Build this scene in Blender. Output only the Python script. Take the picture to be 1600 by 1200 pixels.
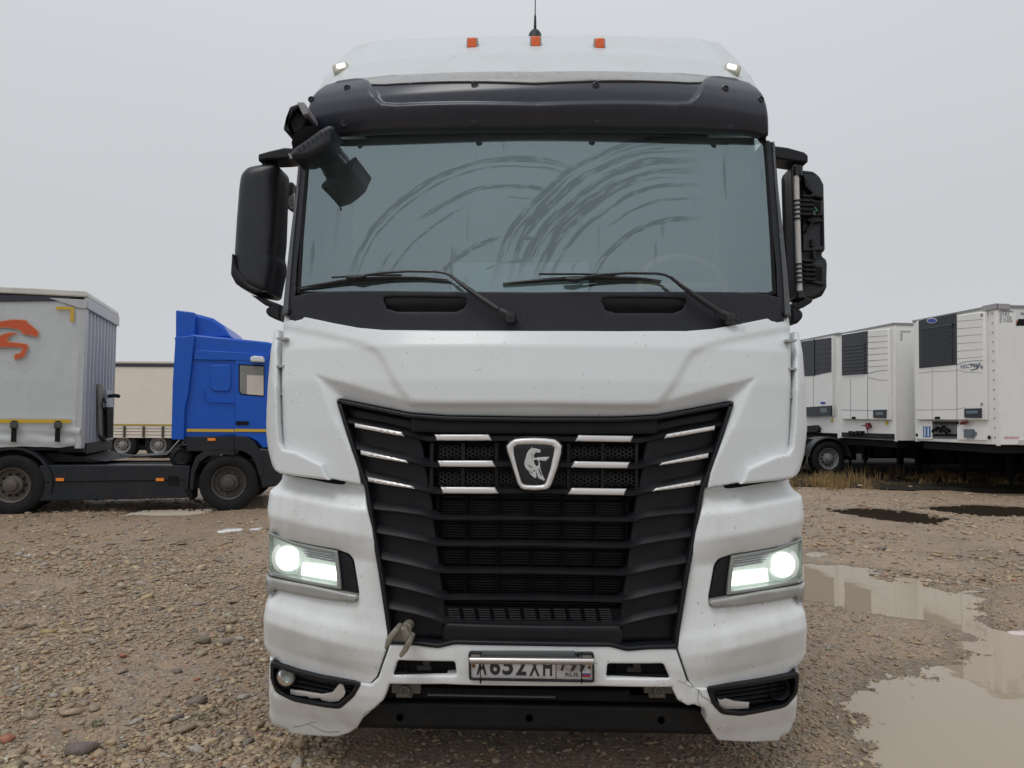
import bpy, math, random
import numpy as np
from mathutils import Matrix, Vector, geometry
random.seed(7); rng = np.random.default_rng(7)
for o in list(bpy.data.objects): bpy.data.objects.remove(o)
SC = bpy.context.scene
COL = SC.collection
R = math.radians

# ------------------------------------------------------------------ camera, sky, sun, exposure
FPX, PSI, PITCH, ROLL, HC = 1155.0, R(1.685), math.atan(50/1155), R(0.4), 1.65
_r0 = np.array([math.cos(PSI), math.sin(PSI), 0]); _f0 = np.array([-math.sin(PSI), math.cos(PSI), 0]); _z = np.array([0, 0, 1.])
FW = _f0*math.cos(PITCH)+_z*math.sin(PITCH); _u = -_f0*math.sin(PITCH)+_z*math.cos(PITCH)
RT = _r0*math.cos(ROLL)+_u*math.sin(ROLL); UP = _u*math.cos(ROLL)-_r0*math.sin(ROLL)
CAM = np.array([0, 0, HC])
cd = bpy.data.cameras.new('camera'); cam = bpy.data.objects.new('camera', cd); COL.objects.link(cam)
cd.sensor_width = 36; cd.lens = 36*FPX/1600; cd.clip_end = 2000; cd.clip_start = 0.05
m = Matrix.Identity(4)
for i in range(3):
    m[i][0] = RT[i]; m[i][1] = UP[i]; m[i][2] = -FW[i]; m[i][3] = CAM[i]
cam.matrix_world = m; SC.camera = cam

SUN_EL, SUN_AZ = R(62), R(208)          # azimuth clockwise from +Y: behind the camera, a little left
w = bpy.data.worlds.new('World'); SC.world = w; w.use_nodes = True
nt = w.node_tree; nt.nodes.clear()
def N(nt, t, **k):
    n = nt.nodes.new(t)
    for a, b in k.items():
        if a in ('op',): n.operation = b
        else: setattr(n, a, b)
    return n
sky = N(nt, 'ShaderNodeTexSky', sky_type='NISHITA', sun_disc=False, sun_elevation=SUN_EL, sun_rotation=SUN_AZ)
bw = N(nt, 'ShaderNodeRGBToBW'); nt.links.new(sky.outputs[0], bw.inputs[0])
tcs = N(nt, 'ShaderNodeTexCoord'); sep = N(nt, 'ShaderNodeSeparateXYZ')
nt.links.new(tcs.outputs['Generated'], sep.inputs[0])
ab = N(nt, 'ShaderNodeMath', op='MAXIMUM'); nt.links.new(sep.outputs[2], ab.inputs[0]); ab.inputs[1].default_value = 0.0
ramp = N(nt, 'ShaderNodeValToRGB')      # overcast cloud layer, brighter towards the zenith
cr = ramp.color_ramp; cr.elements[0].position = 0.0; cr.elements[0].color = (.58, .60, .625, 1)
cr.elements[1].position = 1.0; cr.elements[1].color = (.84, .87, .91, 1)
for p, c in ((.22, .605), (.42, .66), (.6, .73), (.8, .80)):
    e = cr.elements.new(p); e.color = (c*.975, c*1.0, c*1.05, 1)
nt.links.new(ab.outputs[0], ramp.inputs[0])
tc = N(nt, 'ShaderNodeTexCoord'); mp = N(nt, 'ShaderNodeMapping'); mp.inputs['Scale'].default_value = (1, 1, 2.6)
nz = N(nt, 'ShaderNodeTexNoise'); nz.inputs['Scale'].default_value = 2.2; nz.inputs['Detail'].default_value = 3
nt.links.new(tc.outputs['Generated'], mp.inputs[0]); nt.links.new(mp.outputs[0], nz.inputs[0])
mr = N(nt, 'ShaderNodeMapRange'); mr.inputs[3].default_value = 9.85; mr.inputs[4].default_value = 10.55
nt.links.new(nz.outputs[0], mr.inputs[0])
vm = N(nt, 'ShaderNodeVectorMath', op='SCALE'); nt.links.new(ramp.outputs[0], vm.inputs[0]); nt.links.new(mr.outputs[0], vm.inputs[3])
mx = N(nt, 'ShaderNodeMixRGB'); mx.inputs[0].default_value = .93
nt.links.new(bw.outputs[0], mx.inputs[1]); nt.links.new(vm.outputs[0], mx.inputs[2])
bg = N(nt, 'ShaderNodeBackground'); bg.inputs[1].default_value = .1
nt.links.new(mx.outputs[0], bg.inputs[0]); ow = N(nt, 'ShaderNodeOutputWorld'); nt.links.new(bg.outputs[0], ow.inputs[0])
sl = bpy.data.lights.new('sun', 'SUN'); sl.energy = 0.85; sl.angle = R(22); sl.color = (1, .985, .96)
so = bpy.data.objects.new('sun', sl); COL.objects.link(so)
sd = Vector((math.sin(SUN_AZ)*math.cos(SUN_EL), math.cos(SUN_AZ)*math.cos(SUN_EL), math.sin(SUN_EL)))
so.rotation_euler = sd.to_track_quat('Z', 'Y').to_euler(); so.location = (0, -5, 20)
SC.view_settings.view_transform = 'Standard'; SC.view_settings.look = 'None'
SC.view_settings.exposure = 0.0; SC.view_settings.gamma = 1.0; SC.view_settings.use_curve_mapping = False

# ------------------------------------------------------------------ photograph ray -> real point
def ray(px, py):
    v = FW + RT*((px-800)/FPX) + UP*((600-py)/FPX); return v
def Gnd(px, py, z=0.0):
    v = ray(px, py); t = (z-HC)/v[2]; p = CAM+v*t; return (p[0], p[1])
def O2W(X, d):                             # metres right of and ahead of the camera -> ground plan
    p = _r0*X+_f0*d; return (p[0], p[1])
def Y_(px, py, y):
    v = ray(px, py); t = y/v[1]; p = CAM+v*t; return (p[0], p[2])
def onsurf(px, py, D):
    d = 3.4
    for _ in range(14):
        x, z = Y_(px, py, d); d = .5*d+.5*float(D(np.array([x]), np.array([z]))[0])
    x, z = Y_(px, py, d); return (x, z)
def surf(pts, D): return np.array([onsurf(a, b, D) for a, b in pts])
def sym(pts, D):                            # left-half outline, mirrored about the truck's middle plane
    p = surf(pts, D); p[np.abs(p[:, 0]) < .02, 0] = 0; q = p[::-1].copy(); q[:, 0] *= -1
    a = np.vstack([p, q]); return a[np.linalg.norm(a-np.roll(a, 1, 0), axis=1) > 1e-5]
def mir(poly):
    q = np.array(poly)[::-1].copy(); q[:, 0] *= -1; return q

# ------------------------------------------------------------------ materials
MATS = {}
def mat(name, color=(.5, .5, .5), rough=.5, metal=0., spec=.5, bump=0., bscale=60., var=0., vscale=3., emit=None, estr=0., dirt=0., dcol=(.12, .1, .08), dscale=9., specks=0., coat=0., streak=0.):
    if name in MATS: return MATS[name]
    mt = bpy.data.materials.new(name); mt.use_nodes = True; t = mt.node_tree
    b = t.nodes['Principled BSDF']; L = t.links.new
    b.inputs['Roughness'].default_value = rough; b.inputs['Metallic'].default_value = metal
    b.inputs['Specular IOR Level'].default_value = spec; b.inputs['Coat Weight'].default_value = coat; b.inputs['Coat Roughness'].default_value = .05
    tcn = N(t, 'ShaderNodeTexCoord'); co = tcn.outputs['Object']
    rgb = N(t, 'ShaderNodeRGB'); rgb.outputs[0].default_value = (*color, 1); cur = rgb.outputs[0]
    def noise(scale, det=4, sc=(1, 1, 1)):
        mpn = N(t, 'ShaderNodeMapping'); mpn.inputs['Scale'].default_value = sc; L(co, mpn.inputs[0])
        n = N(t, 'ShaderNodeTexNoise'); n.inputs['Scale'].default_value = scale; n.inputs['Detail'].default_value = det; L(mpn.outputs[0], n.inputs[0]); return n.outputs[0]
    def mr_(src, a, b_, c, d):
        n = N(t, 'ShaderNodeMapRange'); n.inputs[1].default_value = a; n.inputs[2].default_value = b_; n.inputs[3].default_value = c; n.inputs[4].default_value = d; L(src, n.inputs[0]); return n.outputs[0]
    def mixc(fac, c2):
        nonlocal cur
        n = N(t, 'ShaderNodeMixRGB'); L(fac, n.inputs[0]); L(cur, n.inputs[1]); n.inputs[2].default_value = (*c2, 1); cur = n.outputs[0]
    if var:
        mixc(mr_(noise(vscale), .35, .7, 0, var), tuple(c*.55 for c in color))
    if dirt:
        mixc(mr_(noise(dscale, 8), .48, .78, 0, dirt), dcol)
    if streak:
        mixc(mr_(noise(14, 5, (1.6, 1.6, .12)), .5, .8, 0, streak), dcol)
    if specks:
        v = N(t, 'ShaderNodeTexVoronoi'); v.inputs['Scale'].default_value = 26; L(co, v.inputs['Vector'])
        sp = mr_(v.outputs['Distance'], .045, .10, 1, 0)
        n2 = mr_(noise(5.5, 3), .5, .62, 0, specks)
        mm = N(t, 'ShaderNodeMath', op='MULTIPLY'); L(sp, mm.inputs[0]); L(n2, mm.inputs[1]); mixc(mm.outputs[0], (.16, .13, .10))
        v2 = N(t, 'ShaderNodeTexNoise'); v2.inputs['Scale'].default_value = 75; v2.inputs['Detail'].default_value = 5; L(co, v2.inputs['Vector'])
        mm2 = N(t, 'ShaderNodeMath', op='MULTIPLY'); L(mr_(v2.outputs[0], .66, .72, 0, specks), mm2.inputs[0]); L(mr_(noise(3.1, 2), .5, .68, 0, 1), mm2.inputs[1]); mixc(mm2.outputs[0], (.2, .17, .14))
    L(cur, b.inputs['Base Color'])
    if bump:
        bn = N(t, 'ShaderNodeBump'); bn.inputs['Strength'].default_value = bump; bn.inputs['Distance'].default_value = .01; L(noise(bscale, 5), bn.inputs['Height']); L(bn.outputs[0], b.inputs['Normal'])
    if emit: b.inputs['Emission Color'].default_value = (*emit, 1); b.inputs['Emission Strength'].default_value = estr
    MATS[name] = mt; return mt
WHITE = mat('white_paint', (.74, .765, .765), .32, specks=.85, dirt=.10, dcol=(.48, .45, .40), dscale=4, coat=.15)
ROOFW = mat('roof_paint', (.62, .655, .67), .4, specks=.9, dirt=.2, dcol=(.45, .43, .4), dscale=5, streak=.15)
WHITED = mat('white_paint_lower', (.80, .825, .825), .38, specks=1., dirt=.30, dcol=(.50, .47, .41), dscale=7, streak=.2, coat=.15)
BLACK = mat('black_plastic', (.009, .010, .013), .42, spec=.35, dirt=.25, dcol=(.03, .03, .03), dscale=6, bump=.08, bscale=300)
GRILLE = mat('grille_plastic', (.0075, .008, .0105), .45, spec=.3, dirt=.4, dcol=(.028, .027, .027), dscale=7)
DULL = mat('dull_black', (.006, .0065, .008), .75, spec=.25, dirt=.3, dcol=(.018, .016, .014))
COWL = mat('cowl_plastic', (.019, .020, .026), .5, spec=.35, dirt=.2, dcol=(.04, .038, .038), bump=.05, bscale=400)
VISOR = mat('visor_plastic', (.042, .047, .064), .25, dirt=.3, dcol=(.06, .057, .062), dscale=4, streak=.3, spec=.5)
CHROME = mat('satin_silver', (.78, .76, .74), .28, metal=.35, dirt=.1)
STEEL = mat('steel', (.55, .52, .5), .25, metal=.9)
TRIM = mat('trim_silver', (.42, .42, .40), .35, metal=.4, dirt=.3, dcol=(.2, .19, .16))
AMBER = mat('amber_lens', (.75, .13, .03), .25, emit=(1, .2, .03), estr=.05)
GREYP = mat('grey_plastic', (.42, .44, .43), .5)
TYRE = mat('tyre_rubber', (.011, .011, .012), .8, spec=.3, dirt=.45, dcol=(.032, .028, .025), dscale=8)
RIMD = mat('dark_rim', (.06, .055, .05), .6, dirt=.6, dcol=(.1, .08, .06), dscale=12)
RIMS = mat('silver_rim', (.30, .29, .28), .4, metal=.3, dirt=.3)
def glassy(name, col, rough, alpha):
    if name in MATS: return MATS[name]
    mt = bpy.data.materials.new(name); mt.use_nodes = True; t = mt.node_tree; t.nodes.clear(); L = t.links.new
    tr = N(t, 'ShaderNodeBsdfTransparent'); tr.inputs[0].default_value = (*col, 1)
    gl = N(t, 'ShaderNodeBsdfGlossy'); gl.inputs[1].default_value = rough
    fr = N(t, 'ShaderNodeFresnel'); fr.inputs[0].default_value = alpha
    ms = N(t, 'ShaderNodeMixShader'); L(fr.outputs[0], ms.inputs[0]); L(tr.outputs[0], ms.inputs[1]); L(gl.outputs[0], ms.inputs[2])
    o = N(t, 'ShaderNodeOutputMaterial'); L(ms.outputs[0], o.inputs[0]); MATS[name] = mt; return mt
LENS = glassy('clear_lens', (.93, .97, .95), .03, 1.5)
SIDEGL = glassy('window_glass', (.55, .6, .6), .02, 1.9)

# ------------------------------------------------------------------ mesh helpers
def link(name, me, mt, parent=None):
    o = bpy.data.objects.new(name, me); COL.objects.link(o)
    if mt is not None: me.materials.append(mt)
    if parent is not None: o.parent = parent
    return o
def smooth(me, ang=38):
    if len(me.polygons):
        me.polygons.foreach_set('use_smooth', [True]*len(me.polygons)); me.set_sharp_from_angle(angle=R(ang))
def bev(o, wd=.006, seg=2):
    b = o.modifiers.new('bevel', 'BEVEL'); b.width = wd; b.segments = seg; b.limit_method = 'ANGLE'; b.angle_limit = R(35); b.harden_normals = False
    return o
class MB:
    def __init__(s): s.v = []; s.f = []
    def add(s, vs, fs):
        n = len(s.v); s.v += [tuple(map(float, p)) for p in vs]; s.f += [tuple(i+n for i in f) for f in fs]; return s
    def box(s, a, b):
        x0, x1 = sorted((a[0], b[0])); y0, y1 = sorted((a[1], b[1])); z0, z1 = sorted((a[2], b[2]))
        return s.add([(x0, y0, z0), (x1, y0, z0), (x1, y1, z0), (x0, y1, z0), (x0, y0, z1), (x1, y0, z1), (x1, y1, z1), (x0, y1, z1)],
                     [(0, 3, 2, 1), (4, 5, 6, 7), (0, 1, 5, 4), (1, 2, 6, 5), (2, 3, 7, 6), (3, 0, 4, 7)])
    def prism(s, poly, ax, a, b):              # polygon in the two other axes, extruded along ax
        poly = [tuple(p) for p in poly]; n = len(poly)
        ar = sum(poly[i][0]*poly[(i+1) % n][1]-poly[(i+1) % n][0]*poly[i][1] for i in range(n))
        if ar < 0: poly = poly[::-1]
        def P(p, t): return (t, p[0], p[1]) if ax == 0 else ((p[0], t, p[1]) if ax == 1 else (p[0], p[1], t))
        lo, hi = min(a, b), max(a, b)
        vs = [P(p, lo) for p in poly]+[P(p, hi) for p in poly]
        f0 = tuple(range(n)); f1 = tuple(range(n, 2*n)); side = [(i, (i+1) % n, n+(i+1) % n, n+i) for i in range(n)]
        if ax == 1: fs = [f0, f1[::-1]]+[q[::-1] for q in side]
        else: fs = [f0[::-1], f1]+side
        return s.add(vs, fs)
    def tube(s, path, r, n=10, cap=True):
        path = [Vector(p) for p in path]; rs = r if isinstance(r, (list, tuple)) else [r]*len(path)
        vs = []; fs = []; prev = None
        for i, p in enumerate(path):
            d = ((path[min(i+1, len(path)-1)]-path[max(i-1, 0)])).normalized()
            if prev is None: a = d.orthogonal().normalized()
            else: a = (prev-d*prev.dot(d)).normalized()
            prev = a; b = d.cross(a)
            for k in range(n):
                t = 2*math.pi*k/n; vs.append(p+(a*math.cos(t)+b*math.sin(t))*rs[i])
        for i in range(len(path)-1):
            for k in range(n): fs.append((i*n+k, i*n+(k+1) % n, (i+1)*n+(k+1) % n, (i+1)*n+k))
        if cap: fs.append(tuple(range(n))[::-1]); fs.append(tuple(range((len(path)-1)*n, len(path)*n)))
        return s.add(vs, fs)
    def lathe(s, c, ax, prof, n=32):           # prof: (offset along ax, radius)
        vs = []; fs = []
        for (h, r) in prof:
            for k in range(n):
                t = 2*math.pi*k/n; a, b = r*math.cos(t), r*math.sin(t)
                vs.append((c[0]+h, c[1]+a, c[2]+b) if ax == 0 else ((c[0]+a, c[1]+h, c[2]+b) if ax == 1 else (c[0]+a, c[1]+b, c[2]+h)))
        for i in range(len(prof)-1):
            for k in range(n): fs.append((i*n+k, i*n+(k+1) % n, (i+1)*n+(k+1) % n, (i+1)*n+k))
        return s.add(vs, fs)
    def build(s, name, mt, parent=None, ang=38, bevel=0):
        me = bpy.data.meshes.new(name); me.from_pydata(s.v, [], s.f); me.update(); smooth(me, ang)
        o = link(name, me, mt, parent)
        if bevel: bev(o, bevel)
        return o
def npmesh(name, V, F, mt, parent=None, smo=False):
    me = bpy.data.meshes.new(name); V = np.asarray(V, np.float32); F = np.asarray(F, np.int32); k = F.shape[1]
    me.vertices.add(len(V)); me.vertices.foreach_set('co', V.ravel())
    me.loops.add(F.size); me.loops.foreach_set('vertex_index', F.ravel())
    me.polygons.add(len(F)); me.polygons.foreach_set('loop_start', np.arange(0, F.size, k, dtype=np.int32)); me.polygons.foreach_set('loop_total', np.full(len(F), k, np.int32))
    me.update(calc_edges=True)
    if smo: me.polygons.foreach_set('use_smooth', np.ones(len(F), bool))
    return link(name, me, mt, parent)
def tag(o, label=None, cat=None, group=None, kind=None):
    if label: o['label'] = label
    if cat: o['category'] = cat
    if group: o['group'] = group
    if kind: o['kind'] = kind
    return o
def thing(name, label, cat, loc=(0, 0, 0), rz=0, group=None):
    o = bpy.data.objects.new(name, None); COL.objects.link(o); o.location = loc; o.rotation_euler = (0, 0, rz); o.empty_display_size = .3
    return tag(o, label, cat, group)
def segd(P, A, B):                              # distances N x M
    AB = B-A; AP = P[:, None, :]-A[None]; L2 = (AB**2).sum(1)+1e-12
    t = np.clip((AP*AB[None]).sum(2)/L2[None], 0, 1)
    return np.sqrt(((AP-t[..., None]*AB[None])**2).sum(2))
def inside(P, poly):
    x, y = P[:, 0], P[:, 1]; c = np.zeros(len(P), bool); n = len(poly); j = n-1
    for i in range(n):
        xi, yi = poly[i]; xj, yj = poly[j]
        if yi != yj: c ^= ((yi > y) != (yj > y)) & (x < (xj-xi)*(y-yi)/(yj-yi)+xi)
        j = i
    return c
def sdf(P, poly):                               # positive inside
    poly = np.asarray(poly); d = segd(P, poly, np.roll(poly, -1, 0)).min(1)
    return np.where(inside(P, poly), d, -d)
def ss(a, b, x):
    t = np.clip((x-a)/(b-a), 0, 1); return t*t*(3-2*t)
def fillet(poly, rad, seg=4):
    out = []; n = len(poly); poly = np.asarray(poly)
    for i in range(n):
        p0, p, p1 = poly[i-1], poly[i], poly[(i+1) % n]; a = p0-p; b = p1-p; la, lb = np.linalg.norm(a), np.linalg.norm(b)
        if la < 1e-6 or lb < 1e-6: continue
        ca = np.dot(a, b)/la/lb
        if ca < -.97: out.append(p); continue
        r = min(rad, la*.45, lb*.45); A = p+a/la*r; B = p+b/lb*r
        for k in range(seg+1):
            t = k/seg; out.append((1-t)**2*A+2*t*(1-t)*p+t*t*B)
    return np.array(out)
def offset(poly, d):                            # inward for d > 0
    poly = np.asarray(poly); n = len(poly); e = np.roll(poly, -1, 0)-poly; e /= np.linalg.norm(e, axis=1)[:, None]+1e-12
    ar = (poly[:, 0]*np.roll(poly[:, 1], -1)-np.roll(poly[:, 0], -1)*poly[:, 1]).sum(); s = 1 if ar > 0 else -1
    nn = np.stack([-e[:, 1], e[:, 0]], 1)*s; out = []
    for i in range(n):
        b = nn[i-1]+nn[i]; l = np.linalg.norm(b); b = b/l if l > 1e-6 else nn[i]
        out.append(poly[i]+b*d/max(.5, np.dot(b, nn[i])))
    return np.array(out)
def dens(poly, st):
    out = []; n = len(poly)
    for i in range(n):
        a, b = poly[i], poly[(i+1) % n]; k = max(1, int(np.linalg.norm(b-a)/st+.5))
        for j in range(k): out.append(a+(b-a)*j/k)
    return np.array(out)
def panel(name, polys, D, mt, parent, r=.006, thick=.04, step=.02, xo=9., ro=.06, close=False, ang=42, extra=()):
    if not isinstance(polys, list): polys = [polys]
    P = [dens(np.asarray(p), step) for p in polys]
    A = np.vstack(P); B = np.vstack([np.roll(p, -1, 0) for p in P])
    outer = (np.abs(A[:, 0]) > xo) & (np.abs(B[:, 0]) > xo)
    cand = []
    for p in P:
        for f, rr in ((.12, r), (.45, r), (1., r)): cand.append(offset(p, rr*f)); cand.append(offset(p, -rr*f))
        if outer.any():
            for f in (.1, .3, .6, 1.): cand.append(offset(p, ro*f))
    ex = [dens(np.asarray(e), step*.8) for e in extra]
    if ex: EX = np.vstack(ex)
    lo, hi = A.min(0), A.max(0)
    gx, gz = np.meshgrid(np.arange(lo[0]+step*.5, hi[0], step), np.arange(lo[1]+step*.5, hi[1], step*.9)); gx[::2] += step*.5
    G = np.stack([gx.ravel(), gz.ravel()], 1)
    def ins(Q):
        c = inside(Q, P[0])
        for p in P[1:]: c &= ~inside(Q, p)
        return c
    Q = np.vstack(cand); Q = Q[ins(Q)]; Q = Q[segd(Q, A, B).min(1) > r*.1]
    G = G[ins(G)]; G = G[segd(G, A, B).min(1) > max(step*.45, r*1.25)] if len(G) else G
    if ex:
        EX = EX[ins(EX)]; EX = EX[segd(EX, A, B).min(1) > r*.6]
        if len(EX):
            dm = lambda P_: np.concatenate([np.sqrt(((P_[i:i+500, None]-EX[None])**2).sum(2)).min(1) for i in range(0, len(P_), 500)]) if len(P_) else np.zeros(0)
            if len(G): G = G[dm(G) > step*.45]
            Q = np.vstack([Q, EX])
    Q = np.vstack([Q, G]); key = np.round(Q/(r*.25+1e-4)).astype(int); _, ix = np.unique(key, axis=0, return_index=True); Q = Q[ix]
    allp = np.vstack([A, Q]); edges = []; k = 0
    for p in P:
        n = len(p); edges += [(k+i, k+(i+1) % n) for i in range(n)]; k += n
    vo, eo, fo, *_ = geometry.delaunay_2d_cdt([Vector(map(float, q)) for q in allp], edges, [], 0, 1e-6)
    V = np.array([tuple(v) for v in vo]); F = np.array([f for f in fo if len(f) == 3])
    F = F[ins(V[F].mean(1))]
    a, b, c = V[F[:, 0]], V[F[:, 1]], V[F[:, 2]]; cr_ = (b[:, 0]-a[:, 0])*(c[:, 1]-a[:, 1])-(b[:, 1]-a[:, 1])*(c[:, 0]-a[:, 0])
    F = F[np.abs(cr_) > 1e-9]; cr_ = cr_[np.abs(cr_) > 1e-9]; F[cr_ < 0] = F[cr_ < 0][:, ::-1]
    dd = segd(V, A, B); rs = np.where(outer, ro, r)[None]
    q = np.clip(1-dd/rs, 0, .985); rd = (rs*(1-np.sqrt(1-q*q))).max(1)
    dep = D(V[:, 0], V[:, 1])
    V3 = np.stack([V[:, 0], dep+rd, V[:, 1]], 1)
    E = {}
    for f in F:
        for i in range(3):
            e = (int(f[i]), int(f[(i+1) % 3])); E[e] = 1
    bd = [e for e in E if (e[1], e[0]) not in E]
    n = len(V3); idx = sorted({i for e in bd for i in e}); mp_ = {i: n+j for j, i in enumerate(idx)}
    back = V3[idx].copy(); back[:, 1] = np.maximum(back[:, 1]-rd[idx]+thick, back[:, 1]+.002) if thick < 1 else back[:, 1].min()+thick
    fs = [tuple(map(int, f)) for f in F]+[(e[1], e[0], mp_[e[0]], mp_[e[1]]) for e in bd]
    vs = np.vstack([V3, back])
    if close:
        n2 = len(vs); bk = V3.copy(); bk[:, 1] = dep+thick+.0015; vs = np.vstack([vs, bk]); fs += [(int(f[2])+n2, int(f[1])+n2, int(f[0])+n2) for f in F]
    me = bpy.data.meshes.new(name); me.from_pydata(vs.tolist(), [], fs); me.update(); smooth(me, ang)
    return link(name, me, mt, parent)
def text(s, h, origin, right, up, mt, parent, name='lettering', depth=.001, wid=None, align='LEFT', shear=0, bold=0):
    cu = bpy.data.curves.new('t', 'FONT'); cu.body = s; cu.size = 1; cu.offset = bold; cu.extrude = 0; cu.align_x = align; cu.shear = shear; cu.resolution_u = 3
    to = bpy.data.objects.new('t', cu); COL.objects.link(to); bpy.context.view_layer.update()
    me = bpy.data.meshes.new_from_object(to.evaluated_get(bpy.context.evaluated_depsgraph_get()))
    bpy.data.objects.remove(to); bpy.data.curves.remove(cu)
    n = len(me.vertices); co = np.zeros(n*3); me.vertices.foreach_get('co', co); co = co.reshape(-1, 3)
    x0, x1 = co[:, 0].min(), co[:, 0].max(); y0, y1 = co[:, 1].min(), co[:, 1].max(); sy = h/(y1-y0); sx = sy if wid is None else wid/(x1-x0)
    right = np.array(right, float); up = np.array(up, float); nn = np.cross(right, up)
    ax = (x0+x1)/2 if align == 'CENTER' else x0
    W3 = np.array(origin)[None]+np.outer((co[:, 0]-ax)*sx, right)+np.outer((co[:, 1]-y0)*sy, up)+nn[None]*depth
    me.vertices.foreach_set('co', W3.ravel()); me.update(); me.name = name
    return link(name, me, mt, parent)

# ------------------------------------------------------------------ noise
def _h(ix, iy, s):
    n = (ix*374761393+iy*668265263+s*974634777) & 0xffffffff
    n = ((n ^ (n >> 13))*1274126177) & 0xffffffff
    return ((n ^ (n >> 16)) & 0xffff)/65535.
def vn(x, y, s=0):
    ix = np.floor(x).astype(np.int64); iy = np.floor(y).astype(np.int64); fx = x-ix; fy = y-iy; fx = fx*fx*(3-2*fx); fy = fy*fy*(3-2*fy)
    return (_h(ix, iy, s)*(1-fx)+_h(ix+1, iy, s)*fx)*(1-fy)+(_h(ix, iy+1, s)*(1-fx)+_h(ix+1, iy+1, s)*fx)*fy
def fbm(x, y, o=4, s=0):
    a, t, f = 1., 0, 1.
    for i in range(o): t = t+a*(vn(x*f, y*f, s+i)-.5); a *= .5; f *= 2.03
    return t
# ------------------------------------------------------------------ ground with real dips, water lying in them, gravel
PUD = [[(1304, 799), (1353, 794), (1415, 798), (1488, 811), (1453, 819), (1384, 813)],
       [(1438, 794), (1507, 790), (1680, 797), (1680, 809), (1526, 808)],
       [(1200, 884), (1263, 881), (1315, 883), (1373, 892), (1438, 904), (1530, 914), (1537, 952), (1560, 982), (1610, 995), (1800, 1000),
        (1800, 1290), (1399, 1290), (1396, 1173), (1361, 1154), (1307, 1096), (1315, 1080), (1373, 1053), (1445, 1043), (1510, 1040), (1526, 1008), (1507, 989), (1438, 966), (1353, 951), (1304, 938), (1263, 932), (1200, 925)],
       [(180, 807), (240, 797), (318, 796), (340, 800), (285, 806)],
       [(1255, 864), (1290, 861), (1292, 867), (1255, 869)],
       [(700, 812), (560, 820), (480, 800), (640, 796)]]
PUDG = [np.array([Gnd(*p) for p in q]) for q in PUD]
ISL = [[(1373, 893), (1390, 895), (1391, 906), (1368, 904)], [(1440, 908), (1528, 916), (1530, 922), (1492, 928), (1462, 920)]]
def gh(x, y):
    sh = x.shape; x = x.ravel(); y = y.ravel(); P = np.stack([x, y], 1)
    wx = x+.10*fbm(x*2.2, y*2.2, 4, 50); wy = y+.16*fbm(x*2.2, y*2.2, 4, 60); PW = np.stack([wx, wy], 1)
    h = .024+.020*fbm(x*.55, y*.55, 3, 3)+.014*fbm(x*2.1, y*2.1, 3, 9)+.0085*fbm(x*14, y*14, 3, 21)+.005*fbm(x*45, y*45, 2, 33)
    for q in PUDG:
        lo, hi = q.min(0)-.5, q.max(0)+.5; k = (P[:, 0] > lo[0]) & (P[:, 0] < hi[0]) & (P[:, 1] > lo[1]) & (P[:, 1] < hi[1])
        if k.any():
            s = sdf(PW[k], q); h[k] = np.where(s > -.45, h[k]*(1-.35*ss(-.45, .4, s))-.030*ss(-.40, .18, s)-.016*ss(.15, .8, s)+.016*fbm(x[k]*3.5, y[k]*6, 4, 71)*ss(-.45, -.1, s)*(1-ss(.35, .8, s)), h[k])
    for q in ISL:
        q = np.array([Gnd(*p) for p in q]); s = sdf(PW, q); h += .032*ss(-.10, .12, s)
    return h.reshape(sh)
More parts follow.
